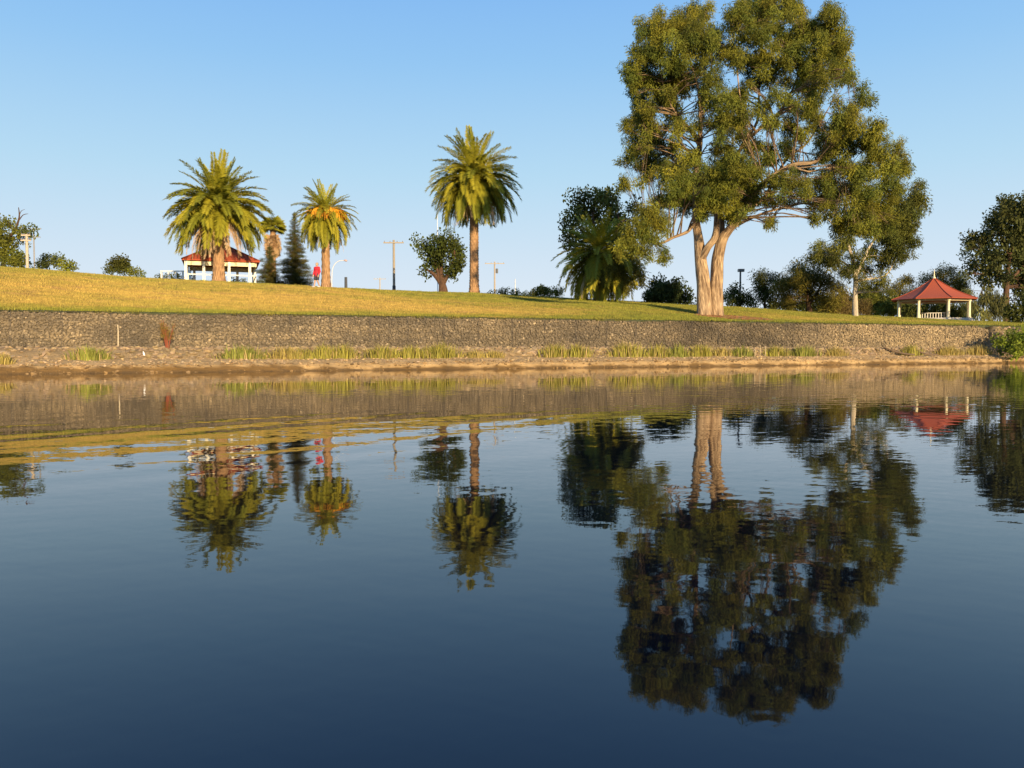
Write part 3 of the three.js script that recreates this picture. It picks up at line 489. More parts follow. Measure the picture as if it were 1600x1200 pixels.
// ---------------------------------------------------------------- other trees and shrubs
const DK = [[.050, .066, .013], [.100, .102, .016]], MID = [[.085, .104, .014], [.155, .150, .018]], LT = [[.140, .165, .016], [.235, .220, .024]], BLUE = [[.080, .098, .024], [.145, .142, .024]], OLV = [[.105, .100, .018], [.185, .150, .022]];
tree('gum_tree', 'slender pale trunked gum tree behind the huge gum, left of the gazebo', 'tree', 1337, 78, [[1430, 302, 14, 14], [1421, 330, 16, 15], [1406, 355, 17, 14], [1425, 376, 12, 11], [1400, 390, 15, 12], [1382, 411, 13, 10], [1414, 402, 10, 8], [1385, 371, 15, 12], [1360, 392, 11, 9], [1440, 291, 7, 7], [1396, 338, 14, 13], [1286, 395, 15, 10], [1270, 401, 8, 8], [1301, 406, 13, 10], [1311, 386, 9, 7], [1327, 421, 11, 8], [1281, 381, 7, 6], [1340, 352, 14, 12], [1366, 340, 14, 12], [1322, 372, 10, 9], [1371, 441, 14, 11], [1386, 457, 10, 9], [1350, 436, 9, 7], [1405, 318, 14, 14], [1378, 352, 14, 12], [1420, 350, 12, 12], [1340, 400, 12, 10], [1300, 392, 12, 9], [1345, 420, 12, 9], [1436, 312, 9, 9]],
  { seed: 201, size: .6, density: 1.9, fill: 2, depth: 4, tuft: TUFT.gum, colors: [[.075, .092, .018], [.150, .140, .018]], bark: M.pale, twig: .045, trunks: [[[1337, 496, 4.6], [1336, 465, 4], [1337, 438, 3.6], [1334, 412, 3], [1326, 385, 2.2], [1318, 350, 1.6], [1322, 320, .8]], [[1336, 432, 2.6], [1348, 408, 2.2], [1362, 380, 1.7], [1388, 350, 1.2], [1418, 315, .6]], [[1337, 425, 2], [1318, 410, 1.5], [1296, 400, .8]], [[1337, 440, 2, .4], [1356, 436, 1.6, .8], [1384, 430, 1.1, 1], [1402, 400, .6, 1]], [[1327, 388, 1.5], [1300, 350, 1, .5], [1290, 338, .6, .6]]] });
tree('bushy_tree', 'dense rounded dark tree with reddish trunk right of the huge gum', 'tree', 1265, 88, [[1240, 440, 21, 18], [1265, 430, 21, 15], [1290, 436, 18, 16], [1226, 456, 15, 17], [1255, 458, 20, 14], [1286, 464, 18, 14], [1246, 421, 12, 8], [1308, 450, 12, 14], [1230, 472, 13, 10], [1300, 474, 13, 9]], { seed: 211, size: .72, density: 2.4, fill: 2, depth: 2.6, tuft: TUFT.fine, colors: OLV, trunks: [[[1266, 489, 4.5], [1263, 474, 3.6], [1260, 455, 2.4], [1256, 436, 1.2]], [[1264, 476, 2.6], [1274, 462, 2], [1284, 444, 1]]] });
tree('bushy_tree', 'small upright dark tree between lamp post and rounded tree', 'tree', 1195, 92, [[1196, 432, 13, 11], [1190, 448, 11, 11], [1202, 456, 12, 12], [1193, 466, 11, 9], [1186, 438, 7, 7], [1206, 440, 7, 7]], { seed: 221, size: .7, density: 2.2, fill: 2, depth: 1.6, tuft: TUFT.fine, colors: DK, trunks: [[[1195, 485, 2.2], [1195, 462, 1.6], [1195, 440, .8]]] });
tree('shrub', 'low dark shrub at the foot of the lamp post', 'shrub', 1155, 92, [[1146, 455, 9, 10], [1160, 468, 20, 10], [1142, 470, 9, 9], [1176, 473, 10, 7], [1134, 466, 7, 8]], { seed: 231, size: .6, density: 2.2, depth: 1.4, tuft: TUFT.broad, colors: DK });
tree('shrub', 'reddish olive spiky shrub under the pale trunked gum', 'shrub', 1318, 90, [[1310, 474, 16, 16], [1328, 480, 15, 11], [1300, 484, 10, 8], [1345, 478, 12, 13], [1322, 462, 9, 8]], { seed: 241, size: .6, density: 2, depth: 1.6, tuft: TUFT.needle, colors: [[.11, .082, .03], [.17, .12, .035]] });
tree('shrub', 'rounded green shrub just left of the red roofed gazebo', 'shrub', 1375, 113, [[1376, 484, 20, 11], [1360, 470, 12, 11], [1392, 484, 10, 10], [1368, 458, 9, 9]], { seed: 251, size: .6, density: 2.2, depth: 1.6, tuft: TUFT.broad, colors: MID });
tree('bushy_tree', 'olive tree rising behind the left side of the gazebo roof', 'tree', 1405, 128, [[1404, 452, 13, 12], [1416, 441, 10, 9], [1400, 468, 12, 12], [1420, 458, 10, 10], [1412, 480, 12, 12]], { seed: 261, size: .8, density: 2.2, fill: 2, depth: 2, tuft: TUFT.fine, colors: OLV, trunks: [[[1408, 503, 2.5], [1406, 470, 1.6], [1406, 448, .8]]] });
tree('bushy_tree', 'soft olive tree showing above the gazebo roof ridge', 'tree', 1472, 134, [[1455, 436, 13, 12], [1474, 430, 16, 11], [1490, 440, 12, 12], [1500, 455, 12, 12], [1462, 452, 16, 12], [1484, 458, 16, 12], [1470, 470, 16, 10]], { seed: 271, size: .9, density: 2.2, fill: 2, depth: 2, tuft: TUFT.fine, colors: OLV, trunks: [[[1476, 503, 2.5], [1474, 470, 1.8], [1474, 440, .8]]] });
tree('hedge', 'dark hedge seen between the gazebo posts', 'hedge', 1450, 124, [[1418, 487, 14, 14], [1440, 486, 14, 13], [1462, 488, 14, 12], [1484, 487, 14, 14], [1506, 488, 14, 13]], { seed: 281, size: .7, density: 2.6, depth: .8, tuft: TUFT.broad, colors: DK });
tree('bushy_tree', 'big dark spreading tree at the right edge behind the gazebo', 'tree', 1574, 120, [[1580, 330, 22, 19], [1606, 325, 24, 22], [1560, 350, 20, 17], [1590, 366, 25, 19], [1627, 360, 28, 26], [1541, 371, 16, 13], [1525, 377, 14, 10], [1514, 390, 10, 10], [1546, 396, 17, 13], [1575, 401, 22, 17], [1612, 405, 26, 22], [1530, 411, 13, 11], [1555, 426, 13, 11], [1590, 440, 22, 16], [1622, 450, 22, 20], [1650, 400, 25, 25], [1648, 340, 20, 20], [1511, 429, 9, 8], [1535, 441, 11, 9], [1648, 450, 20, 20], [1606, 470, 16, 12]], { seed: 291, size: 1.1, density: 2.1, fill: 1, depth: 4.5, tuft: TUFT.broad, colors: [[.048, .064, .020], [.115, .112, .022]], sides: 10, twig: .07, trunks: [[[1573, 512, 5.5], [1572, 470, 4.6], [1574, 430, 3.6], [1580, 390, 2.6], [1590, 350, 1.4]], [[1573, 450, 3], [1555, 415, 2.2], [1535, 390, 1.2]], [[1574, 440, 3.2], [1600, 415, 2.4], [1628, 385, 1.4]], [[1577, 400, 2], [1564, 372, 1.4], [1558, 350, .8]]] });
tree('weeping_shrub', 'pale grey green drooping shrub right of the gazebo', 'shrub', 1535, 117, [[1510, 456, 12, 11], [1520, 476, 14, 13], [1550, 464, 14, 16], [1556, 488, 14, 12], [1536, 488, 13, 11], [1512, 492, 9, 9], [1535, 462, 10, 10]], { seed: 301, size: .9, density: 1.9, depth: 1.8, tuft: TUFT.hanging, colors: [[.13, .14, .045], [.19, .18, .055]], trunks: [[[1538, 506, 2.2], [1536, 480, 1.5], [1534, 455, .7]]] });
tree('shrub', 'dark leafy shrub at the right edge behind the lawn', 'shrub', 1592, 94, [[1586, 489, 16, 13], [1608, 484, 16, 16], [1630, 480, 16, 18]], { seed: 311, size: .7, density: 2.4, depth: 1.2, tuft: TUFT.broad, colors: DK });
tree('bushy_tree', 'dark bluish tree rising behind the squat drooping palm', 'tree', 930, 84, [[905, 312, 16, 12], [935, 309, 16, 12], [952, 301, 10, 7], [961, 319, 14, 10], [986, 326, 12, 8], [895, 336, 16, 13], [926, 336, 19, 14], [956, 341, 17, 11], [890, 360, 12, 11], [911, 370, 15, 10], [938, 366, 14, 12], [974, 350, 14, 10], [996, 345, 10, 8], [884, 380, 8, 7], [965, 372, 14, 12], [985, 390, 14, 14], [900, 392, 10, 8]], { seed: 321, size: .8, density: 2.0, fill: 1, depth: 3.2, tuft: TUFT.broad, colors: BLUE, bark: M.bark, trunks: [[[942, 476, 5], [942, 445, 4.2], [938, 410, 3.4], [930, 370, 2.4], [926, 335, 1.2]], [[940, 420, 2.6], [955, 385, 2], [968, 345, 1]], [[934, 390, 2.2], [912, 365, 1.6], [898, 340, .8]]] });
tree('bushy_tree', 'leaning olive tree with low foliage hanging in front of the squat palm', 'tree', 962, 70, [[930, 420, 13, 11], [948, 432, 12, 11], [968, 424, 14, 12], [985, 412, 14, 12], [998, 432, 9, 13], [960, 448, 10, 8], [978, 440, 11, 10], [915, 400, 11, 10], [968, 398, 13, 12]], { seed: 331, size: .55, density: 1.3, fill: 2, depth: 1.8, tuft: TUFT.gum, colors: [[.10, .102, .018], [.175, .150, .020]], bark: M.bark, trunks: [[[944, 480, 3], [945, 455, 2.6], [950, 430, 2], [966, 405, 1.1]], [[948, 440, 1.8], [975, 425, 1.3], [994, 420, .7]]] });
tree('shrub', 'dark domed shrub left of the huge gum trunk', 'shrub', 1042, 82, [[1040, 456, 27, 15], [1018, 463, 16, 10], [1064, 463, 14, 11], [1030, 447, 14, 8], [1052, 450, 14, 9], [1074, 471, 8, 6], [1040, 466, 34, 8]], { seed: 341, size: .6, density: 2.8, depth: 1.5, tuft: TUFT.broad, colors: [[.035, .052, .014], [.06, .075, .018]] });
tree('hedge', 'low straggling hedge on the brow right of the tall single palm', 'hedge', 850, 98, [[850, 455, 15, 8], [870, 458, 12, 7], [834, 459, 10, 6], [803, 460, 9, 4], [785, 458, 9, 6], [772, 461, 6, 3], [820, 461, 9, 4]], { seed: 351, size: .5, density: 2.2, depth: 1, tuft: TUFT.broad, colors: MID });
tree('gnarled_tree', 'small gnarled dark leaved tree left of the tall single palm', 'tree', 693, 76, [[664, 384, 13, 8], [685, 378, 14, 11], [706, 378, 10, 11], [702, 362, 9, 4], [712, 396, 12, 11], [690, 400, 14, 11], [671, 406, 12, 9], [716, 413, 10, 10], [662, 423, 8, 4], [705, 426, 11, 9], [690, 420, 9, 7], [675, 390, 10, 8], [656, 376, 6, 5]], { seed: 361, size: .6, density: 3.2, depth: 1.8, tuft: TUFT.broad, colors: [[.034, .052, .010], [.085, .098, .014]], trunks: [[[693, 464, 9], [692, 450, 7], [690, 438, 5], [688, 415, 3], [690, 385, 1.4]], [[690, 445, 4], [679, 430, 3], [668, 422, 1.8], [660, 420, .8]], [[693, 442, 4], [702, 424, 2.8], [710, 400, 1.6], [707, 372, .8]], [[686, 436, 3], [680, 410, 2], [668, 388, 1]]] });
tree('bushy_tree', 'tree at the left edge with a bare dead branch on top', 'tree', 2, 88, [[10, 349, 14, 7], [26, 359, 10, 8], [40, 359, 10, 7], [34, 374, 9, 8], [46, 366, 5, 5], [4, 378, 16, 12], [-14, 365, 16, 16], [8, 396, 12, 12], [-14, 395, 16, 16]], { seed: 371, size: .65, density: 2.1, depth: 2, tuft: TUFT.broad, colors: MID, trunks: [[[4, 424, 4], [6, 400, 3.2], [14, 374, 2.4], [24, 358, 1.8], [30, 340, 1.2], [29, 324, .5]], [[29, 345, .9], [36, 336, .6], [44, 334, .3]], [[30, 338, .6], [33, 330, .4], [39, 327, .2]]] });
const bush = (label, px, D, c, seed, colors) => tree('shrub', label, 'shrub', px, D, c, { seed, size: .55, density: 2.4, depth: 1, tuft: TUFT.broad, colors, group: 'shrubs along the brow of the lawn' });
bush('rounded green shrub beside the pale pole at the left edge', 27, 84, [[24, 404, 12, 11], [34, 410, 8, 9], [14, 410, 9, 8]], 381, MID);
bush('dark clipped shrub right of the pale pole', 78, 95, [[74, 407, 13, 9], [90, 408, 9, 9], [66, 414, 9, 6]], 382, DK);
bush('small bright yellow green shrub beside the dark clipped shrub', 106, 93, [[104, 415, 10, 7], [114, 418, 6, 4]], 383, LT);
bush('dark rounded shrub alone on the brow of the lawn', 184, 95, [[184, 412, 15, 10], [176, 420, 12, 8], [196, 418, 10, 9]], 384, DK);
bush('little pale green shrub beside the lone dark shrub', 214, 93, [[212, 426, 9, 6], [221, 429, 6, 4]], 385, LT);
bush('low dark shrubs under the white rail left of the pavilion', 268, 84, [[262, 434, 8, 3], [280, 436, 10, 4], [248, 433, 6, 2], [298, 437, 8, 4]], 386, DK);
bush('green shrub seen through the left pavilion posts', 381, 84, [[380, 438, 7, 6], [365, 440, 6, 4]], 387, MID);
bush('bright green reedy shrub on the bank where the wall ends', 1582, 58.5, [[1562, 536, 12, 10], [1580, 532, 16, 12], [1600, 532, 16, 13], [1622, 530, 18, 13], [1590, 545, 18, 8], [1645, 532, 18, 14]], 388, [[.10, .145, .014], [.16, .19, .02]]);

tree('hedge', 'dark continuous shrubbery behind the pale trunked gum, right of the huge gum', 'hedge', 1305, 118, [[1215, 478, 13, 9], [1238, 478, 14, 9], [1262, 480, 14, 9], [1286, 480, 14, 11], [1310, 478, 14, 14], [1334, 478, 14, 16], [1356, 480, 14, 15], [1380, 478, 14, 16], [1345, 460, 12, 10], [1372, 462, 12, 10]], { seed: 395, size: .75, density: 2.4, depth: 1.2, fill: 1, tuft: TUFT.broad, colors: DK });
// conifers
function conifer(label, px, D, topPy, wPx, seed) {
  const base = onGround(px, D), t = thing('conifer', label, 'tree', base, 'dark conifers on the brow of the lawn'), h = at(px, topPy, D).y - base.y, R = rng(seed), W = metres(wPx, D), g = new Geo(), list = [];
  mesh('trunk', new Geo().tube([[0, -.3, 0, .12], [0, h * .5, 0, .07], [.03, h, 0, .015]], 8, .1, seed, 3).build(), M.bark, t);
  const N = Math.round(h * 17);
  for (let k = 0; k < N; k++) {
    const f = (k + R()) / N, y = h * (.06 + .92 * f), a = k * 2.39996 + R(), l = W * Math.pow(1 - f, .8) * (.55 + .65 * R()) + .12, ex = Math.cos(a) * l, ez = -Math.sin(a) * l, dy = l * (f > .8 ? .35 : -.12 + .25 * R());
    g.tube([[0, y, 0, .02 + .02 * (1 - f)], [ex * .5, y + dy * .3, ez * .5, .015], [ex, y + dy, ez, .006]], 4, 0, 0, 2);
    const m = Math.max(2, Math.round(l / .17)); for (let j = 0; j < m; j++) { const q = (j + .6) / m, s = (.22 + .14 * R()) * (1 - .6 * f), b = .65 + .7 * R(); list.push([V(ex * q + (R() - .5) * .12, y + dy * q * q + (R() - .5) * .1, ez * q + (R() - .5) * .12), V(s * 1.3, s * .75, s * 1.3), new THREE.Euler(0, R() * 6.3, 0), rgb(mix(.075, .135, R()) * b, mix(.080, .115, R()) * b, .020 * b)]); }
  }
  tag(mesh('branches', g.build(), M.bark, t), null, null, null, 'stuff'); scatter('crown', TUFT.needle, leafMat, list, t);
}
conifer('taller pointed dark conifer left of the palm with orange dates', 462, 80, 330, 29, 41);
conifer('shorter bushy dark conifer in front of the fan palm', 422, 79, 384, 30, 42);

{ // blue grey agave by the pavilion
  const D = 78, base = onGround(291, D), t = thing('agave', 'spiky blue grey agave left of the pavilion', 'plant', base), R = rng(8), m = std(rgb(.16, .19, .15), .6, { side: THREE.DoubleSide });
  for (let k = 0; k < 24; k++) { const g = new Geo(), el = mix(1.4, .15, k / 23), l = 1.5 + .6 * R(); let x = 0, y = .05, a = el; const L = []; for (let j = 0; j <= 5; j++) { const w = .09 * Math.sin(Math.PI * (.18 + .8 * j / 5)); L.push(g.v(x, y + .03, -w), g.v(x, y - .02, 0), g.v(x, y + .03, w)); x += Math.cos(a) * l / 5; y += Math.sin(a) * l / 5; a -= .1; } for (let j = 0; j < 5; j++) { const q = j * 3; g.quad(q, q + 3, q + 4, q + 1); g.quad(q + 1, q + 4, q + 5, q + 2); } const b = mesh('leaf', g.build(), m, t); b.rotation.y = k * 2.4; }
}

// ---------------------------------------------------------------- gazebo on the right
const roofRed = std(rgb(.37, .072, .026), .85, { bumpMap: grainBump, bumpScale: .01 }), cream = std(rgb(.70, .62, .40), .6), white = std(rgb(.70, .68, .62), .6);
{
  const D = 107, c = onGround(1458, D), t = thing('gazebo', 'octagonal gazebo with red roof and cream posts near the right edge', 'gazebo', c), k = D / F, R = 63 * k;
  t.rotation.y = -.47; const eave = at(1458, 468.5, D).y - c.y, apex = at(1458, 434.5, D).y - c.y, Q = (a, r, y) => [Math.cos(a) * r, y, Math.sin(a) * r];
  mesh('floor_slab', new THREE.CylinderGeometry(R * .92, R * .94, .4, 8, 1).rotateY(Math.PI / 8).translate(0, -.14, 0), std(rgb(.42, .38, .32), .9), t);
  for (let f = 0; f < 8; f++) {
    const a0 = f * Math.PI / 4 + Math.PI / 8, a1 = a0 + Math.PI / 4, am = (a0 + a1) / 2, g = new Geo(), n = 7, rows = [];
    for (let j = 0; j <= n; j++) { const q = j / n, r = R * (1 - q) + .04, y = eave + (apex - eave) * (q + .10 * Math.sin(Math.PI * q) * -1); rows.push([g.v(...Q(a0, r, y), 0, q * 4), g.v(...Q(a1, r, y), r, q * 4), g.v(...Q(a0, r, y - .07), 0, q * 4), g.v(...Q(a1, r, y - .07), r, q * 4)]); }
    for (let j = 0; j < n; j++) { const a = rows[j], b = rows[j + 1]; g.quad(a[0], b[0], b[1], a[1]); g.quad(a[2], a[3], b[3], b[2]); g.quad(a[0], a[2], b[2], b[0]); g.quad(a[1], b[1], b[3], a[3]); }
    g.quad(rows[0][0], rows[0][1], rows[0][3], rows[0][2]); mesh('roof_panel', g.build(true), roofRed, t);
    const hip = new Geo(), H = []; for (let j = 0; j <= n; j++) { const q = j / n; H.push([...Q(a0, R * (1 - q) + .05, eave + (apex - eave) * (q - .10 * Math.sin(Math.PI * q)) + .02), .06]); } mesh('hip_cap', hip.tube(H, 6).build(), std(rgb(.31, .06, .022), .85), t);
    const P = Q(a0, R * .83, 0), pg = new Geo(); pg.tube([[P[0], 0, P[2], .24], [P[0], .18, P[2], .24], [P[0], .22, P[2], .17], [P[0], eave - .35, P[2], .16], [P[0], eave - .3, P[2], .23], [P[0], eave + .1, P[2], .23]], 10); mesh('post', pg.build(true), cream, t);
    const P2 = Q(a1, R * .83, 0), bm = new Geo(), L = Math.hypot(P2[0] - P[0], P2[2] - P[2]); bm.box(-L / 2 + .1, eave - .30, -.07, L / 2 - .1, eave - .04, .07);
    const b = mesh('fascia_beam', bm.build(true), std(rgb(.50, .40, .24), .7), t); b.position.set((P[0] + P2[0]) / 2, 0, (P[2] + P2[2]) / 2); b.rotation.y = -Math.atan2(P2[2] - P[2], P2[0] - P[0]);
    if (f === 5) { const mk = (nm, y0, y1) => { const r = mesh(nm, new Geo().box(-L / 2 + .18, y0, -.04, L / 2 - .18, y1, .04).build(true), white, t); r.position.copy(b.position); r.rotation.copy(b.rotation); }; mk('top_rail', .92, 1.0); mk('bottom_rail', .22, .3); for (let j = 0; j < 9; j++) { const s = mesh('baluster', new Geo().box(-.05, .3, -.02, .05, .92, .02).build(true), white, t), q = (j + .5) / 9; s.position.set(mix(P[0], P2[0], .06 + .88 * q), 0, mix(P[2], P2[2], .06 + .88 * q)); s.rotation.copy(b.rotation); } }
  }
  mesh('finial', new Geo().tube([[0, apex - .1, 0, .22], [0, apex + .12, 0, .17], [0, apex + .2, 0, .09], [0, apex + .6, 0, .07], [0, apex + .66, 0, .10], [0, apex + .72, 0, .06], [0, apex + 1.1, 0, .03]], 10).build(), cream, t);
}
// ---------------------------------------------------------------- pavilion behind the largest left palm
{
  const D = 67.5, c = onGround(347, D), k = D / F, t = thing('pavilion', 'white pavilion with red hip roof behind the largest left palm', 'pavilion', c), w = 55 * k, eave = at(347, 412, D).y - c.y + 0 * (t.rotation.y = .34), apex = at(347, 381, D).y - c.y;
  const n = 4, cor = [[-w, w], [w, w], [w, -w], [-w, -w]];
  for (let f = 0; f < 4; f++) {
    const a = cor[f], b = cor[(f + 1) % 4], g = new Geo(), top = [[a[0] * .03, apex, a[1] * .03], [b[0] * .03, apex, b[1] * .03]];
    const i = g.v(a[0], eave, a[1], 0, 0); g.v(b[0], eave, b[1], 2 * w, 0); g.v(...top[1], w, 3); g.v(...top[0], w, 3); g.quad(i, i + 1, i + 2, i + 3);
    const j = g.v(a[0], eave - .08, a[1]); g.v(b[0], eave - .08, b[1]); g.quad(j, j + 1, i + 1, i); g.v(top[0][0], apex - .1, top[0][2]); g.v(top[1][0], apex - .1, top[1][2]); g.quad(j, j + 2, j + 3, j + 1);
    mesh('roof_panel', g.build(true), roofRed, t);
    mesh('hip_cap', new Geo().tube([[a[0], eave + .02, a[1], .06], [a[0] * .03, apex + .02, a[1] * .03, .06]], 6).build(), roofRed, t);
    const q = .9, L = w * q, fb = new Geo().box(-L + .09, eave - .42, -.05, L - .09, eave - .085, .05), m = mesh('fascia_board', fb.build(true), cream, t); m.position.set((a[0] + b[0]) / 2 * q, 0, (a[1] + b[1]) / 2 * q); m.rotation.y = f % 2 ? Math.PI / 2 : 0;
    for (const s of f % 2 ? [0] : [-1, -.5, .22, .82]) { const p = mesh('post', new Geo().box(-.10, -.2, -.10, .10, eave - .1, .10).build(true), white, t); p.position.set(f % 2 ? (f === 1 ? L : -L) : (f === 0 ? s : -s) * (L - .002), 0, f % 2 ? 0 : (f === 0 ? L : -L)); }
    if (f !== 2) for (const y of [.85]) { const r = mesh('rail', new Geo().box(-L + .1, y, -.03, L - .1, y + .09, .03).build(true), white, t); r.position.copy(m.position); r.rotation.copy(m.rotation); }
  }
}
{ // white rail fence running left from the pavilion
  const D = 80, c = onGround(278, D), k = D / F, t = thing('white_rail_fence', 'low white rail fence running left from the pavilion', 'fence', c), y = at(278, 424, D).y - c.y;
  for (let j = 0; j < 5; j++) mesh('post', new Geo().box(-.07, -.2, -.07, .07, y, .07).build(true), white, t).position.set((-24 + j * 11) * k, 0, 0);
  for (const q of [.5, 1]) mesh('rail', new Geo().box(-25 * k, y * q - .05, .08, 23 * k, y * q + .07, .14).build(true), white, t);
}
// ---------------------------------------------------------------- poles and lamps
const pole = (label, px, D, topPy, r, o = {}) => {
  const c = onGround(px, D), h = at(px, topPy, D).y - c.y, t = thing(o.name || 'utility_pole', label, o.category || 'pole', c, o.group), wood = std(rgb(...(o.color || [.34, .27, .20])), .85, { bumpMap: barkBump, bumpScale: .02 });
  mesh('shaft', new Geo().tube([[0, -.4, 0, r * 1.15], [0, h, 0, r * .85]], 10).build(), wood, t);
  for (const [y, w] of o.arms || []) { mesh('crossarm', new Geo().box(-w, h - y - .06, r * .7, w, h - y + .06, r * .7 + .1).build(true), wood, t); for (const s of [-.9, -.35, .35, .9]) mesh('insulator', new Geo().tube([[s * w, h - y + .06, r * .7 + .05, .03], [s * w, h - y + .12, r * .7 + .05, .05], [s * w, h - y + .2, r * .7 + .05, .03]], 6).build(), std(rgb(.25, .2, .17), .4), t); }
  if (o.sleeve) mesh('sleeve', new Geo().tube([[0, -.3, 0, r * 1.32], [0, o.sleeve, 0, r * 1.28]], 12).build(), std(rgb(.055, .06, .07), .7), t);
  if (o.can) mesh('transformer', new Geo().tube([[r + .22, h - o.can - .35, 0, .2], [r + .22, h - o.can + .35, 0, .2], [r + .22, h - o.can + .4, 0, .12]], 10).build(), std(rgb(.12, .12, .12), .6), t);
  return [t, h];
};
pole('stout pale pole beside the tree at the left edge', 45, 82, 366, .14, { color: [.52, .42, .31], arms: [[.12, .45], [.62, .5]] });
pole('thin distant grey pole with two crossarms at the left edge', 56, 150, 356, .13, { color: [.28, .27, .27], arms: [[.2, 1.5], [1.7, 1.3]] });
pole('wooden utility pole with dark sleeved foot between the two right palms', 616, 86, 375, .135, { color: [.33, .28, .22], arms: [[.3, 1.05]], sleeve: 1.75 });
pole('far small utility pole left of the sleeved pole', 594, 190, 434, .16, { arms: [[.3, 1.4]], color: [.42, .38, .32] });
pole('utility pole with crossarm and transformer right of the tall single palm', 773, 135, 409, .14, { arms: [[.3, 1.6]], can: 1.5, color: [.40, .33, .25] });
pole('thin white mast right of the transformer pole', 805, 120, 436, .06, { name: 'mast', color: [.7, .68, .64] });
pole('thin white mast rising behind the gnarled tree', 684, 110, 334, .05, { name: 'mast', color: [.72, .72, .72] });
pole('short dark post on the brow right of the orange fruited palm', 541, 82, 433, .16, { name: 'bollard_post', category: 'post', color: [.07, .075, .09] });
{ const [t, h] = pole('square headed lamp post right of the huge gum trunk', 1156, 100, 424, .12, { name: 'lamp_post', category: 'lamp post', color: [.16, .15, .14] }); mesh('lamp_head', new Geo().box(-.28, h - .05, -.28, .42, h + .28, .28).build(true), std(rgb(.12, .11, .10), .5), t); }
{ // curved street lamp behind the orange fruited palm
  const D = 92, c = onGround(519, D), k = D / F, h = at(519, 407, D).y - c.y, t = thing('street_lamp', 'slim curved white street lamp right of the orange fruited palm', 'street lamp', c), m = std(rgb(.7, .68, .66), .5);
  mesh('pole', new Geo().tube([[0, -.3, 0, .06], [0, h * .6, 0, .05], [.15, h * .85, 0, .045], [.7, h * .98, 0, .04], [20 * k, h, 0, .035]], 8, 0, 0, 4).build(), m, t);
  mesh('lamp_head', new Geo().tube([[19 * k, h, 0, .05], [20.5 * k, h + .03, 0, .11], [23 * k, h - .02, 0, .13], [24.5 * k, h - .03, 0, .05]], 8).build(), std(rgb(.5, .36, .34), .5), t);
}
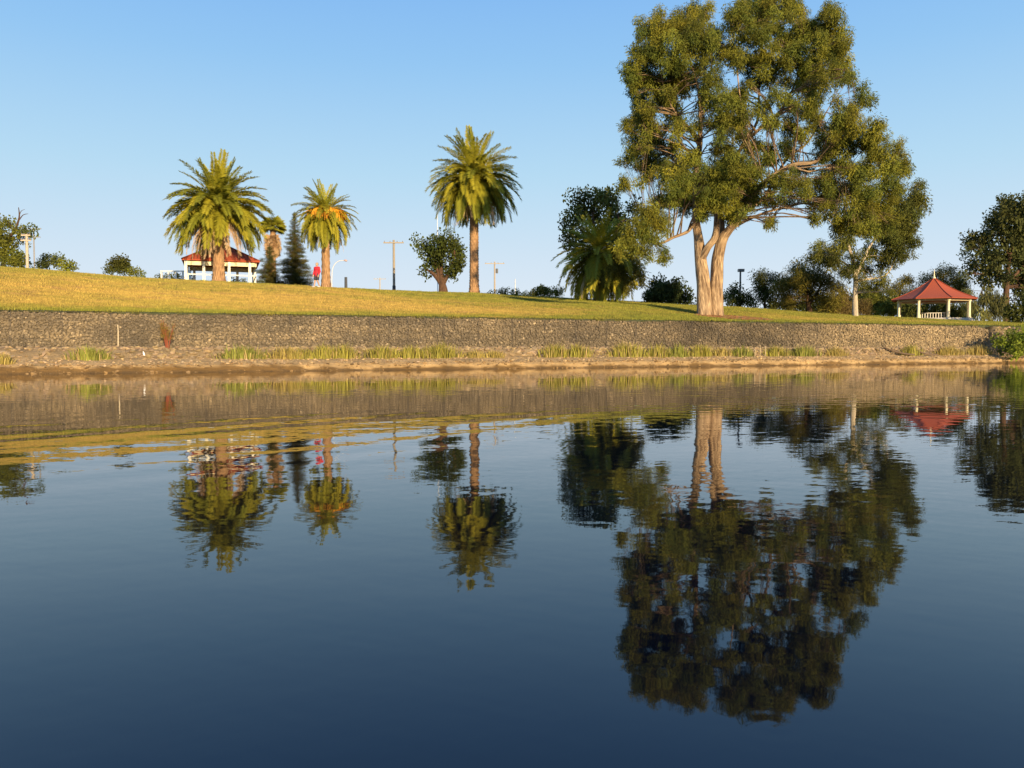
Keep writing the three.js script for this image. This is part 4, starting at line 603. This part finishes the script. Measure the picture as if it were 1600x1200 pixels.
// ---------------------------------------------------------------- person in red walking along the brow
{
  const D = 60, c = onGround(496, D), t = thing('person', 'person in red long sleeved top and dark shorts left of the orange fruited palm', 'person', c);
  c.y; t.rotation.y = -.5; t.position.y -= .02;
  const field = (bones, k, res, cen, half) => { // smooth union of tapered capsules, meshed
    const mc = new MarchingCubes(res, new THREE.MeshBasicMaterial(), false, false, 200000); mc.isolation = 0;
    for (let z = 0; z < res; z++) for (let y = 0; y < res; y++) for (let x = 0; x < res; x++) {
      const p = V(cen.x + ((x / res) * 2 - 1) * half, cen.y + ((y / res) * 2 - 1) * half, cen.z + ((z / res) * 2 - 1) * half); let d = 1e3;
      for (const [ax, ay, az, ar, bx, by, bz, br] of bones) { const ex = bx - ax, ey = by - ay, ez = bz - az, q = clamp(((p.x - ax) * ex + (p.y - ay) * ey + (p.z - az) * ez) / (ex * ex + ey * ey + ez * ez + 1e-9)); const dd = Math.hypot(p.x - ax - ex * q, p.y - ay - ey * q, (p.z - az - ez * q) * 1) - mix(ar, br, q); const h = clamp(.5 + .5 * (d - dd) / k); d = mix(d, dd, h) - k * h * (1 - h); }
      mc.field[x + y * res + z * res * res] = -d;
    }
    mc.update(); const n = mc.count, g = new THREE.BufferGeometry(), P = new Float32Array(n * 3); for (let i = 0; i < n; i++) { P[i * 3] = cen.x + mc.positionArray[i * 3] * half; P[i * 3 + 1] = cen.y + mc.positionArray[i * 3 + 1] * half; P[i * 3 + 2] = cen.z + mc.positionArray[i * 3 + 2] * half; }
    g.setAttribute('position', new THREE.BufferAttribute(P, 3)); const m = mergeVertices(g, 1e-4); m.computeVertexNormals(); return m;
  };
  const leg = (x, zk, zf, yf) => [[x, .93, 0, .10, x * 1.05, .50, zk, .062], [x * 1.05, .50, zk, .060, x, .09 + yf, zf, .040], [x, .06 + yf, zf - .02, .042, x, .045 + yf, zf + .17, .034]];
  const hand = (x, y, z) => { const f = [[x, y, z, .034, x, y - .07, z + .01, .032]]; for (let q = 0; q < 4; q++) f.push([x, y - .07, z - .025 + q * .019, .011, x - .008, y - .115 - (q === 1 ? .02 : q === 2 ? .016 : 0), z - .02 + q * .019, .010], [x - .008, y - .115, z - .02 + q * .019, .010, x - .02, y - .145, z - .012 + q * .018, .008]); f.push([x, y - .02, z + .03, .012, x - .012, y - .07, z + .055, .009]); return f; };
  const armL = [[.20, 1.45, 0, .055, .25, 1.17, -.03, .043], [.25, 1.17, -.03, .042, .22, .93, .10, .030]], armR = [[-.20, 1.45, 0, .055, -.25, 1.17, .0, .043], [-.25, 1.17, 0, .042, -.22, .94, .13, .030]];
  const torso = [[0, 1.0, 0, .135, 0, 1.2, 0, .125], [-.08, 1.36, 0, .11, .08, 1.36, 0, .11], [-.15, 1.46, 0, .06, .15, 1.46, 0, .06]];
  const head = [[0, 1.50, 0, .055, 0, 1.62, .01, .05], [0, 1.66, .02, .085, 0, 1.735, 0, .098], [0, 1.67, .10, .018, 0, 1.70, .09, .012], [.095, 1.69, 0, .022, .095, 1.71, 0, .02], [-.095, 1.69, 0, .022, -.095, 1.71, 0, .02]];
  const body = [...leg(.10, .06, -.16, .03), ...leg(-.10, .10, .20, 0), ...torso, ...armL, ...armR, ...head, ...hand(.22, .91, .11), ...hand(-.22, .92, .14)];
  mesh('body', field(body, .035, 110, V(0, .92, 0), 1.0), std(rgb(.46, .27, .18), .6), t);
  mesh('shirt', field([...torso.map(b => b.map((v, i) => i === 3 || i === 7 ? v + .028 : v)), [0, .93, 0, .155, 0, 1.1, 0, .15], ...[armL, armR].flat().map(b => b.map((v, i) => i === 3 || i === 7 ? v + .022 : v)).map((b, i) => i % 2 ? [b[0], b[1], b[2], b[3], mix(b[0], b[4], .85), mix(b[1], b[5], .85), mix(b[2], b[6], .85), b[7] + .006] : b)], .03, 80, V(0, 1.2, 0), .5), std(rgb(.55, .018, .035), .8), t);
  mesh('shorts', field([[.09, .98, 0, .125, .105, .62, .045, .105], [-.09, .98, 0, .125, -.105, .62, .07, .105], [-.05, .98, 0, .13, .05, .98, 0, .13]], .03, 64, V(0, .8, 0), .45), std(rgb(.035, .035, .045), .85), t);
  mesh('shoes', field([[.10, .07 + .03, -.17, .05, .10, .055 + .03, .02, .045], [-.10, .07, .19, .05, -.10, .055, .38, .045]], .01, 64, V(0, .15, .1), .45), std(rgb(.6, .58, .55), .7), t);
  mesh('hair', field([[0, 1.74, -.025, .100, 0, 1.70, -.05, .09]], .01, 40, V(0, 1.72, -.03), .2), std(rgb(.30, .20, .10), .7), t);
  t.scale.setScalar(1.0);
}
// ---------------------------------------------------------------- plants and bits along the foot of the wall
{
  const tones = [[.290, .270, .026], [.215, .240, .022], [.36, .285, .060]], bladeMat = new THREE.MeshPhysicalMaterial({ color: 0xffffff, vertexColors: true, roughness: .75, transmission: .2, thickness: 0, side: THREE.DoubleSide });
  const clumpGeo = (w, h, seed, tone) => { const g = new Geo(), R = rng(seed), n = Math.round(100 + w * 210); g.c = []; for (let k = 0; k < n; k++) { const x = (R() + R() + R() - 1.5) * w * .62, z = (R() - .5) * .45, a = R() * 6.283, hh = h * (.25 + .6 * R() + .5 * R() * R() * R()) * (1 - .5 * Math.abs(x) / w), b = .012 + .008 * R(), lx = (R() - .5) * hh * .8 + x * .2, lz = (R() - .5) * hh * .6; const i = g.v(x - Math.cos(a) * b, -.08, z - Math.sin(a) * b); g.v(x + Math.cos(a) * b, -.08, z + Math.sin(a) * b); g.v(x + lx * .35 + Math.cos(a) * b * .8, hh * .65, z + lz * .35 + Math.sin(a) * b * .8); g.v(x + lx * .35 - Math.cos(a) * b * .8, hh * .65, z + lz * .35 - Math.sin(a) * b * .8); const e = g.v(x + lx, hh * (.9 + .15 * R()), z + lz); g.quad(i, i + 1, i + 2, i + 3); g.tri(i + 3, i + 2, e); const dry = R() < .12 ? 1 : .2 * R(), br = .6 + .75 * R(); for (let q = 0; q < 5; q++) g.c.push(...tone.map((v, j) => mix(v, [.42, .30, .12][j], dry) * br)); } return g.build(true); };
  const spots = [[6, 22, 20, 2], [140, 44, 26, 1], [380, 52, 26, 1], [448, 42, 24, 2], [474, 22, 20, 0], [506, 32, 27, 0], [537, 34, 27, 0], [597, 42, 25, 0], [642, 38, 25, 0], [689, 48, 29, 0], [742, 26, 14, 2], [772, 26, 13, 2], [868, 38, 25, 0], [903, 34, 24, 0], [980, 52, 27, 0], [1026, 32, 24, 0], [1060, 32, 24, 1], [1095, 40, 23, 0], [1128, 26, 18, 2], [1160, 32, 20, 1], [1212, 34, 20, 0], [1256, 44, 20, 1], [1306, 34, 17, 2], [1424, 34, 20, 0], [1484, 46, 17, 2], [1530, 40, 20, 2]];
  const ord = ['leftmost', 'second', 'third', 'fourth', 'fifth', 'sixth', 'seventh', 'eighth', 'ninth', 'tenth', 'eleventh', 'twelfth', 'thirteenth', 'fourteenth', 'fifteenth', 'sixteenth', 'seventeenth', 'eighteenth', 'nineteenth', 'twentieth', 'twenty-first', 'twenty-second', 'twenty-third', 'twenty-fourth', 'twenty-fifth', 'rightmost'];
  spots.forEach(([px, wpx, hpx, m], k) => {
    const u = (px - 800) / F, t = k === 0 ? -1.9 : -1.25, D = (45.77 + t / SX) / (1 - .4363 * u), X = u * D, s = st(X, D)[0];
    const o = mesh('grass_tussock', clumpGeo(metres(wpx, D), metres(hpx, D) * 1.08, 900 + k, tones[m]), bladeMat); o.position.set(X, bankHeight(s, t), -D); o.rotation.y = .41;
    tag(o, `${['bright yellow green', 'deeper green', 'sparse dry yellowish'][m]} grass tussock under the wall, ${ord[k]}${k && k < spots.length - 1 ? ' from the left' : ' one'}`, 'grass tussock', 'grass tussocks along the foot of the wall');
  });
  { // tall red stemmed weed against the wall
    const px = 262, u = (px - 800) / F, t = -.75, D = (45.77 + t / SX) / (1 - .4363 * u), X = u * D, s = st(X, D)[0], o = thing('red_weed', 'tall red stemmed weed with thin yellowish top against the wall', 'weed', V(X, bankHeight(s, t) - .08, -D)), R = rng(14), g = new Geo(), list = [];
    for (let k = 0; k < 16; k++) { const a = R() * 6.28, r = .1 + .38 * R(), h = .75 + .75 * R(), x = Math.cos(a) * r, z = Math.sin(a) * r * .6; g.tube([[x * .15, 0, z * .15, .016], [x * .45, h * .5, z * .5, .012], [x, h, z, .005]], 4, 0, 0, 2); for (let j = 0; j < 7; j++) { const q = .5 + .5 * R(); list.push([V(x * q + (R() - .5) * .15, h * q, z * q + (R() - .5) * .12), V(.10, .11, .10), new THREE.Euler(0, R() * 6, 0), rgb(.22 + .08 * R(), .15 + .05 * R(), .04)]); } }
    mesh('stems', g.build(), std(rgb(.33, .095, .045), .8), o); scatter('leaves', tuft(12, 16, .5, .07, .1), leafMat, list, o);
  }
  const bankAt = (px, t) => { const u = (px - 800) / F, D = (45.77 + t / SX) / (1 - .4363 * u), X = u * D; return V(X, bankHeight(st(X, D)[0], t), -D); };
  { const p = bankAt(185, -.12), o = thing('stake', 'pale wooden stake standing against the wall near the left edge', 'stake', p); mesh('shaft', new Geo().tube([[0, -.2, 0, .03], [.02, .75, 0, .028], [0, 1.05, 0, .024]], 7, .2, 3, 3).build(), std(rgb(.55, .45, .30), .85), o); mesh('wire_tie', new Geo().tube([[-.04, .8, .03, .006], [.05, .83, .03, .006]], 4).build(), std(rgb(.2, .18, .16), .5), o); }
  [[1179, .62], [1187, .75], [1195, .66]].forEach(([px, h], k) => { const p = bankAt(px, -1.5), o = thing('stake', ['leftmost of three thin pale stakes at the water side of the ledge', 'middle and tallest of three thin pale stakes below the huge gum', 'rightmost of three thin pale stakes at the water side of the ledge'][k], 'stake', p, 'three stakes below the gum'); mesh('shaft', new Geo().tube([[0, -.2, 0, .022], [.02, h * .6, 0, .02], [.01, h, 0, .014]], 6, .2, k, 3).build(), std(rgb(.55, .43, .26), .85), o); mesh('wire_tie', new Geo().tube([[-.03, h * .7, .02, .005], [.04, h * .73, .02, .005]], 4).build(), std(rgb(.2, .18, .16), .5), o); });
  { const p = bankAt(226, -.98), o = thing('plastic_bottle', 'small white bottle lying on the ledge left of the red weed', 'bottle', p); mesh('body', new THREE.LatheGeometry([[0, 0], [.05, 0], [.055, .02], [.055, .17], [.045, .21], [.02, .25], [.02, .28], [0, .28]].map(a => new THREE.Vector2(...a)), 14), std(rgb(.8, .8, .78), .35), o); mesh('cap', new THREE.CylinderGeometry(.023, .023, .03, 10).translate(0, .285, 0), std(rgb(.7, .7, .7), .4), o); o.rotation.z = .25; o.scale.setScalar(.75); }
  [[1402, 'lower dead branch lying on the beach below the gazebo'], [1438, 'right hand dead branch resting on the ledge below the gazebo']].forEach(([px, label], k) => { const p = bankAt(px, -1.25), o = thing('driftwood', label, 'driftwood', p, 'driftwood below the gazebo'), R = rng(60 + k); mesh('main_branch', new Geo().tube([[-1.0, .55 - .1 * k, .1, .03], [-.4, .32, .15, .05], [.3, .12, .2, .06], [1.1, .04, .1, .045]], 7, .3, k, 4).build(), std(rgb(.14, .095, .06), .9), o); for (let j = 0; j < 4; j++) { const x = -.7 + j * .42; mesh('twig', new Geo().tube([[x, .38 - j * .09, .15, .022], [x - .2 + .3 * R(), .55 - j * .06, .3 * R(), .014], [x - .4 + .5 * R(), .68 - j * .1, .4 * R(), .006]], 5, .2, j, 3).build(), std(rgb(.15, .10, .065), .9), o); } });
}

renderer.render(scene, camera);
